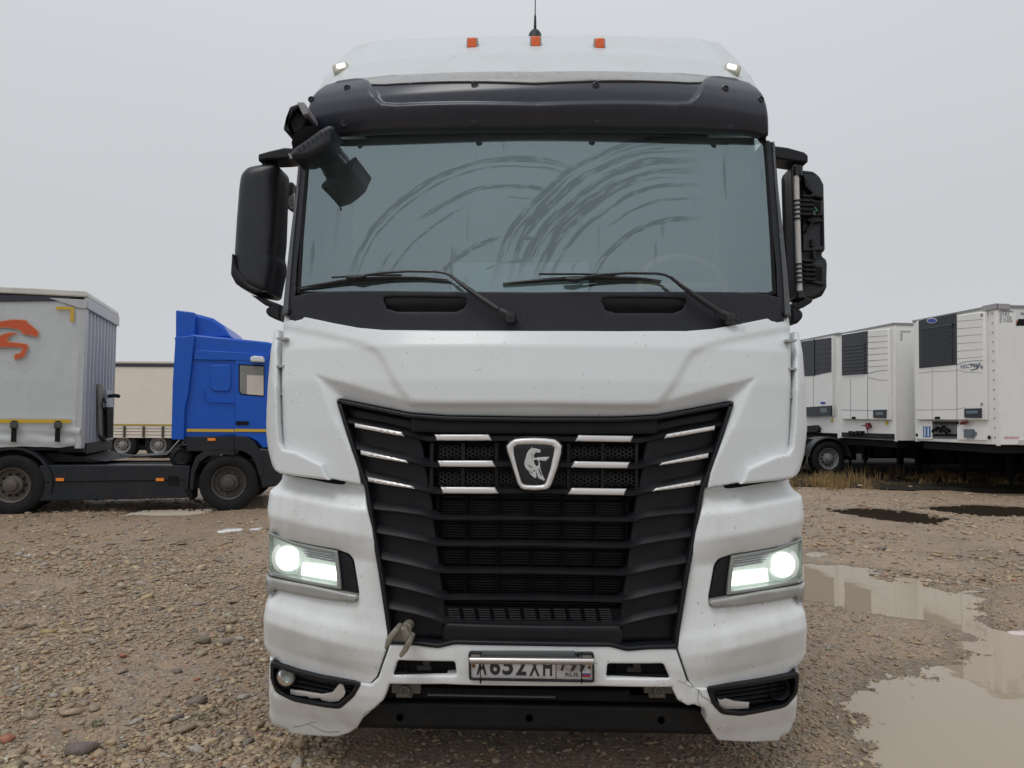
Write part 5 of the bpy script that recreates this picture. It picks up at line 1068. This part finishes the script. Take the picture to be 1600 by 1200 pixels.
# --- windscreen
def wind_mat():
    mt = bpy.data.materials.new('windscreen_glass'); mt.use_nodes = True; t = mt.node_tree; t.nodes.clear(); L = t.links.new
    co = N(t, 'ShaderNodeTexCoord').outputs['Object']; sx = N(t, 'ShaderNodeSeparateXYZ'); L(co, sx.inputs[0])
    def M(op, a, b_=None, c=None):
        n = N(t, 'ShaderNodeMath', op=op)
        for i, v in enumerate((a, b_, c)):
            if v is None: continue
            if isinstance(v, (int, float)): n.inputs[i].default_value = v
            else: L(v, n.inputs[i])
        return n.outputs[0]
    def MR(v, a, b_, c, d):
        n = N(t, 'ShaderNodeMapRange'); n.inputs[1].default_value = a; n.inputs[2].default_value = b_; n.inputs[3].default_value = c; n.inputs[4].default_value = d; L(v, n.inputs[0]); return n.outputs[0]
    def noi(s, d=4, sc=(1, 1, 1), dist=0):
        mpn = N(t, 'ShaderNodeMapping'); mpn.inputs['Scale'].default_value = sc; L(co, mpn.inputs[0]); n = N(t, 'ShaderNodeTexNoise'); n.inputs['Scale'].default_value = s; n.inputs['Detail'].default_value = d; n.inputs['Distortion'].default_value = dist; L(mpn.outputs[0], n.inputs[0]); return n.outputs[0]
    X, Z = sx.outputs[0], sx.outputs[2]
    tot = None
    warp = M('MULTIPLY', M('SUBTRACT', noi(3.2, 2), .5), .05)
    for (cx, cz, rings, amin, amax) in ((-.10, 2.06, ((.80, .014), (.765, .006), (.66, .010), (.60, .005), (.40, .011), (.29, .010)), 1.15, 2.95), (.76, 2.02, ((.98, .012), (.93, .028), (.86, .020), (.80, .030), (.73, .010), (.56, .013), (.66, .006)), 1.5, 2.95)):
        dx = M('SUBTRACT', X, cx); dz = M('SUBTRACT', Z, cz); rr = M('ADD', M('SQRT', M('ADD', M('MULTIPLY', dx, dx), M('MULTIPLY', dz, dz))), warp); an = M('ARCTAN2', dz, dx)
        cmb = N(t, 'ShaderNodeCombineXYZ'); L(M('MULTIPLY', rr, 26.), cmb.inputs[0]); L(M('MULTIPLY', an, 1.5), cmb.inputs[1])
        nn = N(t, 'ShaderNodeTexNoise'); nn.inputs['Scale'].default_value = 1.0; nn.inputs['Detail'].default_value = 5; L(cmb.outputs[0], nn.inputs[0])
        cmb2 = N(t, 'ShaderNodeCombineXYZ'); L(M('MULTIPLY', rr, 90.), cmb2.inputs[0]); L(M('MULTIPLY', an, 9.), cmb2.inputs[1]); n3 = N(t, 'ShaderNodeTexNoise'); n3.inputs['Scale'].default_value = 1.0; n3.inputs['Detail'].default_value = 4; L(cmb2.outputs[0], n3.inputs[0])
        win = M('MULTIPLY', MR(an, amin, amin+.25, 0, 1), MR(an, amax-.25, amax, 1, 0))
        for (rad_, wd) in rings:
            dd = M('ABSOLUTE', M('SUBTRACT', rr, rad_)); band = MR(dd, wd*.95, wd*1.2, 1, 0)
            f = M('MULTIPLY', M('MULTIPLY', band, MR(nn.outputs[0], .42, .47, 0, 1)), MR(n3.outputs[0], .42, .47, .25, 1))
            tot = f if tot is None else M('MAXIMUM', tot, f)
        tot = M('MULTIPLY', tot, 1.0) if False else tot
        tot_w = win; tot = M('MULTIPLY', tot, 1.0)
        if cx < 0: first = M('MULTIPLY', tot, tot_w); tot = None
        else: second = M('MULTIPLY', tot, tot_w)
    arcs = M('MAXIMUM', first, second)
    drips = M('MULTIPLY', MR(noi(9, 3, (3.2, 1, .10), .3), .60, .66, 0, .9), MR(noi(2.3, 2), .48, .6, 0, 1))
    clear = M('MAXIMUM', arcs, drips)
    # condensation on the inside, thinner towards the sides, cleared by the wipe marks
    fog = M('MULTIPLY', MR(noi(1.4, 3), .3, .7, .8, 1.1), MR(M('ABSOLUTE', X), .80, 1.12, 1, .55))
    fog = M('MULTIPLY', fog, M('SUBTRACT', 1.0, M('MULTIPLY', clear, .80)))
    fg = M('MULTIPLY', fog, .09)
    tr_ = N(t, 'ShaderNodeBsdfTransparent'); tr_.inputs[0].default_value = (.72, .88, .86, 1)
    df = N(t, 'ShaderNodeBsdfDiffuse'); df.inputs[0].default_value = (.62, .71, .72, 1)
    m1 = N(t, 'ShaderNodeMixShader'); L(fg, m1.inputs[0]); L(tr_.outputs[0], m1.inputs[1]); L(df.outputs[0], m1.inputs[2])
    gl = N(t, 'ShaderNodeBsdfGlossy'); gl.inputs[0].default_value = (.72, .91, .95, 1); gl.inputs[1].default_value = .015
    fr = N(t, 'ShaderNodeFresnel'); fr.inputs[0].default_value = 2.9
    m2 = N(t, 'ShaderNodeMixShader'); L(M('MULTIPLY', fr.outputs[0], M('SUBTRACT', 1.0, M('MULTIPLY', clear, .26))), m2.inputs[0]); L(m1.outputs[0], m2.inputs[1]); L(gl.outputs[0], m2.inputs[2])
    o = N(t, 'ShaderNodeOutputMaterial'); L(m2.outputs[0], o.inputs[0]); return mt
ws = sym([(834, 203), (700, 203), (560, 205), (510, 207), (492, 213), (482, 230), (479, 260), (470, 375), (466, 445), (465, 456), (475, 460), (600, 461), (834, 464)], Dw)
WS = tpanel('windscreen', ws, Dw, wind_mat(), r=.002, step=.018, thick=.006)
tpanel('windscreen_seal', [offset(ws, -.004), offset(ws, .014)], lambda x, z: Dw(x, z)-.003, DULL, WS, r=.002, thick=.02)
for s in (1, -1):
    g_ = surf([(468, 228), (478, 222), (484, 222), (481, 250), (469, 375), (464, 420), (463, 452), (461, 470), (451, 492), (442, 492), (448, 430), (454, 375), (462, 300)], Dw); g_ = g_ if s > 0 else mir(g_)
    tpanel('a_pillar', g_, lambda x, z: Dw(x, z)-.004, BLACK, r=.008, thick=.26, step=.02)
    g_ = surf([(470, 225), (473, 225), (468, 290), (460, 375), (455, 430), (451, 490), (442, 492), (448, 430), (454, 375), (463, 300)], Dw); g_ = g_ if s > 0 else mir(g_)
    tpanel('pillar_trim', g_, lambda x, z: Dw(x, z)-.012, mat('pillar_grey', (.075, .08, .085), .35), r=.005, thick=.03, step=.02)
# --- sun visor and roof
hp_ = sym([(834, 208), (700, 208), (560, 209), (505, 213), (490, 216), (481, 228), (486, 160), (560, 135), (700, 128), (834, 127)], lambda x, z: Dw(x, np.minimum(z, 2.99)))
tpanel('header_panel', hp_, lambda x, z: Dw(x, np.minimum(z, 2.99))-.004-.01*ss(3.0, 3.2, z), DULL, thick=.02)
VK = np.array([2.90, 2.985, 3.02, 3.06, 3.11, 3.16, 3.22, 3.27, 3.30]); VV = np.array([3.50, 3.43, 3.385, 3.355, 3.335, 3.335, 3.36, 3.40, 3.43])
VREC = None
def Dv0(x, z): return np.interp(z, VK, VV)+.25*(np.abs(x)/1.25)**2.2
VREC = sym([(834, 100), (560, 100), (573, 124), (578, 140), (586, 155), (596, 163.5), (620, 165.5), (834, 164.5)], Dv0)
def Dv(x, z):
    r_ = sdp(x, z, VREC); sm = (np.interp(z-.012, VK, VV)+np.interp(z+.012, VK, VV)+np.interp(z, VK, VV))/3
    return sm+.25*(np.abs(x)/1.25)**2.2+.022*ss(-.004, .022, r_)
vis = sym([(834, 124.5), (700, 124.5), (620, 125.5), (578, 127), (566, 121), (555, 121), (530, 124.5), (507, 131), (493, 142), (485, 153), (479, 175), (477, 212), (485, 214), (505, 208), (560, 205.5), (700, 203), (834, 202.5)], Dv)
VS = tpanel('sun_visor', vis, Dv, VISOR, extra=[offset(VREC, k_) for k_ in (-.005, .0, .006, .012, .018, .024)], r=.010, step=.013, thick=.06, xo=1.0, ro=.02)
BOLT = mat('bolt_black', (.03, .03, .04), .25)
for (a, b_) in ((543, 138), (742, 133), (931, 134), (1133, 139), (538, 194), (741, 190), (933, 189), (1138, 197), (487, 156), (1188, 156)):
    x, z = onsurf(a, b_, Dv); y = float(Dv(np.array([x]), np.array([z]))[0]); part(MB().lathe((x, y-.004, z), 1, [(.004, .017), (-.002, .017), (-.004, .013), (.002, .011), (.002, .006), (-.003, .005), (-.003, .0005)], 16), 'bolt', BOLT, VS)
def Dr0(x, z): return 3.47+(z-3.27)*.9+.32*np.clip(z-3.5, 0, 1)+.24*(np.abs(x)/1.25)**2.2
def Dr(x, z): return Dr0(x, z)+.5*np.clip(np.abs(x)-(.99-.10*(z-3.3)), 0, 1)**1.15
lipv = sym([(834, 113.5), (672, 115.5), (610, 118), (560, 120.5), (535, 122), (535, 130), (600, 133), (834, 131)], Dv)
tpanel('visor_lip', lipv, lambda x, z: Dv0(x, z)+.012+.0*z, mat('lip_grey', (.40, .40, .395), .35, dirt=.3, dscale=30), VS, r=.004, thick=.1)
roof = sym([(834, 53), (700, 54.5), (640, 56.5), (580, 58.5), (551, 60), (546, 63), (532, 77), (513, 104), (500, 127), (489, 148), (487, 150), (500, 140), (560, 128), (600, 124), (834, 122)], Dr)
tpanel('roof_fairing', roof, Dr, ROOFW, r=.02, step=.022, thick=2.1, ang=30)
def box_on(px, py, D, w_, h_, dp, name, mt, par=None, tilt=0, bevel=.006):
    x, z = onsurf(px, py, D); y = float(D(np.array([x]), np.array([z]))[0]); 
    b_ = MB(); c, s_ = math.cos(tilt), math.sin(tilt)
    pl = [(x+a*c-b2*s_, z+a*s_+b2*c) for a, b2 in ((-w_/2, -h_/2), (w_/2, -h_/2), (w_/2, h_/2), (-w_/2, h_/2))]
    return part(b_.prism(pl, 1, y-dp, y+.06), name, mt, par, bevel=bevel)
for px, py in ((738, 71), (837, 69), (936.5, 72)):
    mk = box_on(px, py, Dr, .060, .075, .02, 'marker_lamp', mat('marker_base', (.33, .32, .31), .4))
    box_on(px, py-1, Dr, .050, .058, .034, 'lens', AMBER, mk, bevel=.008)
for s, px, py in ((1, 533, 108), (-1, 1143, 110)):
    mk = box_on(px, py, Dr, .088, .058, .03, 'clearance_lamp', mat('lamp_cream', (.62, .60, .50), .35), None, s*.25, .014)
    box_on(px+s*1.5, py-1.5, Dr, .05, .026, .045, 'lens', mat('lamp_lit', (.9, .9, .85), .2, emit=(1, .98, .9), estr=.85), mk, s*.25, .008)
x, z = Y_(836, 60, 3.98); an = MB().lathe((x, 3.98, z-.02), 2, [(0, .052), (.008, .050), (.02, .040), (.045, .034), (.062, .022), (.07, .008), (.14, .006), (.16, .003), (.42, .0025), (.42, .0002)], 20)
part(an, 'antenna', BLACK)

# --- wipers
def wp(l, y_off=.03, D=None):
    D = D or Dw; out = []
    for a, b_ in l:
        x, z = onsurf(a, b_, D); out.append((x, float(D(np.array([x]), np.array([z]))[0])-y_off, z))
    return out
WB = mat('wiper_black', (.018, .018, .02), .4)
for dx, dy in ((0, 0), (338, 3)):
    def sh(l): return [(a+dx, b_+dy) for a, b_ in l]
    k = MB(); k.tube(wp(sh([(800, 497), (790, 492), (777, 486)]), .05), [.020, .020, .017], 10).tube(wp(sh([(780, 487), (750, 467), (722, 447), (706, 434)]), .06), [.015, .013, .009, .007], 8)
    k.tube(wp(sh([(706, 434), (697, 430), (685, 428), (640, 427.5), (600, 430), (575, 433.5)]), .055), .0058, 8).lathe(wp(sh([(798, 497)]), .05)[0], 1, [(.05, .028), (-.01, .026), (-.02, .018), (-.022, .001)], 16)
    k.tube(wp(sh([(800, 497), (808, 500), (813, 505), (818, 501), (816, 496)]), .055), .005, 6)
    WI = part(k, 'wiper', WB)
    part(MB().tube(wp(sh([(575, 434), (560, 437), (545, 436)]), .045), [.009, .012, .008], 8), 'wiper_joint', WB, WI)
    if dx == 0: bl = [(468, 451), (500, 446), (535, 441), (570, 437.5), (620, 434.5), (660, 435), (702, 438.5)]
    else: bl = [(786, 444), (820, 441), (860, 438), (900, 436), (950, 435), (1000, 436.5), (1032, 440)]
    part(MB().tube(wp(bl, .022), [.003, .006, .008, .009, .008, .006, .003], 8).tube(wp([(a, b_+1.8) for a, b_ in bl], .008), .0035, 6), 'wiper_blade', WB, WI)
    part(MB().tube(wp([(bl[1][0]+22, bl[1][1]-10+0), (bl[3][0]+10, bl[3][1]-5), (bl[4][0]+10, bl[4][1]-2)], .04), .0045, 6), 'blade_link', WB, WI)

# --- mirrors
MB_ = mat('mirror_housing', (.015, .017, .021), .38, dirt=.2, dcol=(.06, .06, .06), bump=.05, bscale=350)
def curvD(y0, xc, zc, kx, kz): return lambda x, z: y0+kx*(x-xc)**2+kz*(z-zc)**2
ml = [(383, 279), (394, 267), (422, 261), (437, 261), (442, 269), (440.5, 300), (438, 375), (435.5, 402), (438, 410), (437, 425), (430, 463), (425, 466), (401, 463), (379, 450), (371.5, 435), (373, 398), (376, 350), (380, 300)]
yl = 3.74; g_ = surf(ml, lambda x, z: yl+0*x)
MLH = tpanel('side_mirror', fillet(g_, .02), curvD(yl-.10, -1.45, 2.35, 1.0, .0), MB_, r=.055, thick=.18, step=.02, close=True, ang=60)
tpanel('mirror_visor_edge', fillet(surf([(374, 402), (377, 404), (383, 425), (404, 450), (420, 458), (430, 459), (429, 463), (402, 462), (380, 449), (372, 434)], lambda x, z: yl+0*x), .01), lambda x, z: yl-.108+0*x, BLACK, MLH, r=.02, thick=.05)
part(MB().prism([Y_(*p, 3.74) for p in ((412, 249), (430, 244), (452, 239), (470, 240), (470, 254), (450, 256), (425, 257), (412, 260))], 1, 3.66, 3.80), 'mirror_arm', BLACK, bevel=.008)
part(MB().tube([pt(425, 255, 3.74), pt(425, 268, 3.72)], .03, 12), 'mirror_hinge', BLACK)
part(MB().prism([Y_(*p, 3.74) for p in ((400, 464), (416, 468), (443, 478), (446, 487), (436, 484), (422, 480))], 1, 3.66, 3.80), 'mirror_arm', BLACK, bevel=.008)
part(MB().prism([Y_(*p, 3.74) for p in ((424, 485), (432, 481), (446, 478), (446, 504), (438, 502), (428, 497), (423, 491))], 1, 3.66, 3.80), 'mirror_foot', BLACK, bevel=.02)
o = part(MB().prism([Y_(*p, 4.1) for p in ((466, 290), (452, 294), (447, 303), (446, 318), (450, 328), (462, 334))], 1, 4.0, 4.12), 'door_mirror', BLACK, bevel=.02)
part(MB().prism([Y_(*p, 3.99) for p in ((460, 302), (453, 308), (450, 318), (453, 325), (460, 325))], 1, 3.98, 3.998), 'mirror_glass', STEEL, o)
# the right one has lost its cover: bare frame, pole and clamps
mrp = [(1226, 275), (1229, 267), (1240, 265), (1270, 268), (1279, 275), (1285, 285), (1286.5, 300), (1287, 340), (1288, 392), (1284, 395), (1284, 401), (1290, 405), (1292, 412), (1291, 450), (1284, 463), (1270, 468), (1252, 472), (1238, 470), (1232, 462), (1229.5, 430), (1228, 350)]
yr = 3.76; g_ = surf(mrp, lambda x, z: yr+0*x)
MR_ = tpanel('side_mirror', fillet(g_, .012), lambda x, z: yr-.01+0*x, BLACK, r=.012, thick=.06, step=.03, close=True)
part(MB().prism([Y_(*p, yr) for p in ((1226, 275), (1229, 267), (1236, 266), (1236, 470), (1232, 462), (1229.5, 430), (1228, 350))], 1, yr-.10, yr+.02), 'housing_edge', MB_, MR_, bevel=.015)
def rb(l, y0_, y1_, nm='frame_rib', mt=BLACK, bvl=.003): return part(MB().prism([Y_(*p, yr) for p in l], 1, yr-y1_, yr-y0_), nm, mt, MR_, bevel=bvl)
FRM = mat('frame_black', (.016, .018, .022), .4)
rb([(1252, 274), (1278, 279), (1284, 291), (1286, 392), (1252, 394)], .01, .025, 'mirror_plate', FRM); rb([(1250, 406), (1286, 408), (1289, 450), (1270, 464), (1250, 466)], .01, .025, 'mirror_plate', FRM)
rb([(1249, 281), (1252, 281), (1267, 307), (1262, 307), (1252, 297)], .025, .06); rb([(1249, 318), (1265, 306), (1280, 312), (1280, 316), (1266, 312), (1252, 323)], .025, .06)
rb([(1240, 316), (1260, 313), (1260, 342), (1240, 342)], .02, .07, 'clamp', FRM); rb([(1259, 315), (1280, 318), (1280, 340), (1259, 342)], .02, .045, 'motor_frame', FRM); rb([(1262, 319), (1277, 320), (1277, 336), (1270, 340), (1262, 337)], .045, .048, 'motor_recess', DULL)
for k, (a, b_) in enumerate(((1266, 325), (1270, 330), (1273, 324))): part(MB().tube([pt(a, b_, yr-.05), pt(a+4, b_+5, yr-.055), pt(a-1, b_+7, yr-.05)], .003, 5), 'wire', mat('wire%d' % k, ((.02, .08, .35), (.35, .35, .35), (.1, .35, .15))[k], .4), MR_)
rb([(1255, 346), (1278, 347), (1279, 350), (1266, 352), (1256, 366), (1252, 366), (1262, 351), (1255, 350)], .025, .055); rb([(1280, 336), (1283, 336), (1283, 385), (1280, 385)], .025, .04)
rb([(1263, 376), (1267, 376), (1268, 388), (1262, 388)], .025, .045); rb([(1265, 396), (1269, 393), (1271, 408), (1266, 408)], .02, .04)
rb([(1258, 412), (1281, 416), (1283, 448), (1262, 444), (1257, 440)], .02, .05, 'motor_frame', FRM); rb([(1262, 418), (1278, 421), (1279, 442), (1264, 440)], .05, .053, 'motor_recess', DULL)
rb([(1240, 412), (1258, 410), (1260, 442), (1242, 444)], .02, .06, 'clamp', FRM)
part(MB().tube([pt(1244, 272, yr-.10), pt(1245.5, 330, yr-.10), pt(1249.5, 456, yr-.10)], .0135, 14), 'mirror_pole', mat('pole_white', (.60, .58, .55), .35, dirt=.4, dscale=20), MR_)
for py in (314, 321, 328, 335, 342, 413, 420, 427, 434, 441):
    a = 1244+(py-272)*.031; part(MB().tube([pt(a, py-1, yr-.10), pt(a+.05, py+1.2, yr-.10)], .0195, 14).box((pt(a, py, yr)[0]-.005, yr-.09, pt(a, py, yr)[2]-.004), (pt(a+16, py, yr)[0], yr-.03, pt(a, py, yr)[2]+.004)), 'clamp_rib', BLACK, MR_)
part(MB().tube([pt(1246, 262, yr-.09), pt(1246, 276, yr-.10)], [.026, .022], 12).tube([pt(1249, 455, yr-.10), pt(1250, 466, yr-.10)], [.018, .026], 12), 'pole_socket', BLACK, MR_)
part(MB().prism([Y_(*p, 3.74) for p in ((1200, 236), (1223, 239), (1248, 246), (1254, 251), (1254, 262), (1240, 261), (1207, 256), (1200, 252))], 1, 3.66, 3.80), 'mirror_arm', BLACK, bevel=.008)
part(MB().prism([Y_(*p, 3.74) for p in ((1230, 479), (1248, 468), (1262, 470), (1260, 476), (1247, 484), (1230, 489))], 1, 3.66, 3.80), 'mirror_arm', BLACK, bevel=.008)
part(MB().prism([Y_(*p, 3.74) for p in ((1228, 483), (1240, 485), (1247, 492), (1246, 500), (1238, 508), (1228, 510))], 1, 3.66, 3.80), 'mirror_foot', BLACK, bevel=.02)
# kerb mirror over the top left corner of the windscreen
kb = part(MB().prism([Y_(*p, 3.5) for p in ((457, 219), (461, 201), (467, 185), (480, 180), (486, 183), (474, 192), (464, 207), (465, 218), (470, 222), (463, 224))], 1, 3.36, 3.52), 'kerb_mirror_bracket', BLACK, bevel=.01)
part(MB().prism([Y_(*p, 3.5) for p in ((480, 181), (491, 181), (497, 192), (497, 199), (489, 201))], 1, 3.34, 3.50), 'bracket_tape', mat('tape_grey', (.30, .29, .31), .5, bump=.4, bscale=40), kb, bevel=.005)
part(MB().prism([Y_(*p, 3.5) for p in ((466, 206), (476, 192), (492, 200), (484, 214), (472, 222))], 1, 3.38, 3.5), 'bracket_socket', DULL, kb)
yk = 3.32
kh = fillet(surf([(451, 238), (460, 227), (476, 217), (497, 202), (512, 194), (519, 195), (522, 200), (517, 208), (515, 222), (508, 230), (492, 240), (478, 246), (456, 247)], lambda x, z: yk+0*x), .01)
KM = tpanel('kerb_mirror', kh, curvD(yk, float(kh[:, 0].mean()), float(kh[:, 1].mean()), .5, 0), MB_, r=.022, thick=.16, step=.012, close=True, ang=60)
for k in range(7):
    t_ = k/6; a = (468+t_*40, 236-t_*29); part(MB().tube([pt(a[0]-1.5, a[1]-5.5, yk-.004), pt(a[0]+1, a[1]+1, yk-.002)], .0018, 5), 'rib', BLACK, KM)
part(MB().tube([pt(452, 240, yk), pt(455, 248, yk)], .006, 6), 'seam_tape', mat('tape_grey'), KM)
# its arm reaches back to the cab corner; the mirror glass looks down along the bumper
part(MB().tube([pt(485, 226, 3.38), pt(484, 222, 3.44), pt(482, 214, 3.52), pt(479, 208, 3.62)], [.085, .075, .06, .05], 14), 'kerb_mirror_arm', BLACK)

# --- cab shell and what shows through the glass
INT = mat('cabin_grey', (.42, .43, .42), .8); INB = mat('cabin_dark', (.03, .03, .032), .7); BEI = mat('cabin_beige', (.80, .50, .28), .8); SEAT = mat('seat_fabric', (.05, .052, .055), .9)
for s in (-1, 1):
    x = s*1.19
    pl = [(3.62, 1.2), (5.75, 1.2), (5.75, 3.3), (3.9, 3.3), (3.72, 2.95), (3.62, 2.1)]
    b_ = MB(); X0, X1 = x, x-s*.04
    b_.prism([(3.66, 1.2), (5.75, 1.2), (5.75, 2.2), (3.66, 2.2)], 0, X0, X1).prism([(4.75, 2.2), (5.75, 2.2), (5.75, 3.32), (4.75, 3.32)], 0, X0, X1).prism([(3.82, 2.95), (4.75, 2.95), (4.75, 3.32), (3.9, 3.32)], 0, X0, X1).prism([(3.64, 2.2), (3.76, 2.2), (3.86, 2.95), (3.74, 2.95)], 0, X0, X1)
    part(b_, 'cab_side', WHITE); part(MB().prism([(3.76, 2.2), (4.75, 2.2), (4.75, 2.95), (3.86, 2.95)], 0, x-s*.015, x-s*.02), 'side_window', SIDEGL)
part(MB().box((-1.2, 5.7, 1.2), (1.2, 5.75, 3.4)).box((-1.2, 3.5, 1.25), (1.2, 5.7, 1.3)), 'cab_rear_wall', INT)
part(MB().box((-1.15, 3.86, 3.12), (1.15, 5.7, 3.16)).box((-.85, 3.62, 3.0), (.85, 3.70, 3.18)), 'headliner', INT)
part(MB().prism([(3.42, 2.12), (3.70, 2.20), (4.05, 2.18), (4.15, 2.0), (4.15, 1.5), (3.5, 1.5)], 0, -1.12, 1.12), 'dashboard', mat('dash_grey', (.20, .25, .24), .7), bevel=.03)
sw = MB(); n = 40; cx_, cy_, cz_ = .80, 4.0, 2.36; tl = R(55)
ring = [(cx_+.23*math.cos(2*math.pi*k/n), cy_+.23*math.sin(2*math.pi*k/n)*math.sin(math.pi/2-tl), cz_+.23*math.sin(2*math.pi*k/n)*math.sin(tl)) for k in range(n+1)]
sw.tube(ring, .018, 8, False).tube([(cx_-.22, cy_, cz_), (cx_+.22, cy_, cz_)], .02, 8).tube([(cx_, cy_, cz_), (cx_, cy_+.1, cz_-.25)], .04, 8); part(sw, 'steering_wheel', BEI)
for x in (-.62, .62):
    part(MB().prism([(4.75, 1.75), (4.8, 1.6), (5.2, 1.6), (5.35, 2.55), (5.25, 2.6), (5.15, 1.8)], 0, x-.25, x+.25).prism([(5.28, 2.62), (5.38, 2.62), (5.40, 2.82), (5.33, 2.83)], 0, x-.13, x+.13), 'seat', SEAT, bevel=.04)
part(MB().box((-1.12, 5.30, 2.72), (1.12, 5.55, 2.80)), 'bunk_edge', BEI)
part(MB().box((-.46, 4.05, 2.2), (.30, 4.10, 2.50)), 'dash_tray', mat('tray_grey', (.7, .72, .72), .6), bevel=.01)
# roof bits behind the fairing, fifth wheel end of the chassis
part(MB().box((-.9, 5.8, .8), (.9, 7.4, .9)), 'rear_deck', DULL)
for x in (-1.24, .92):
    w2 = wheel('wheel', (0, 0, 0), .5, .32, TK, -1); w2.rotation_euler = (0, 0, -math.pi/2 if x < 0 else math.pi/2); w2.location = (-1.24 if x < 0 else 1.24, 7.0-OY, .5)
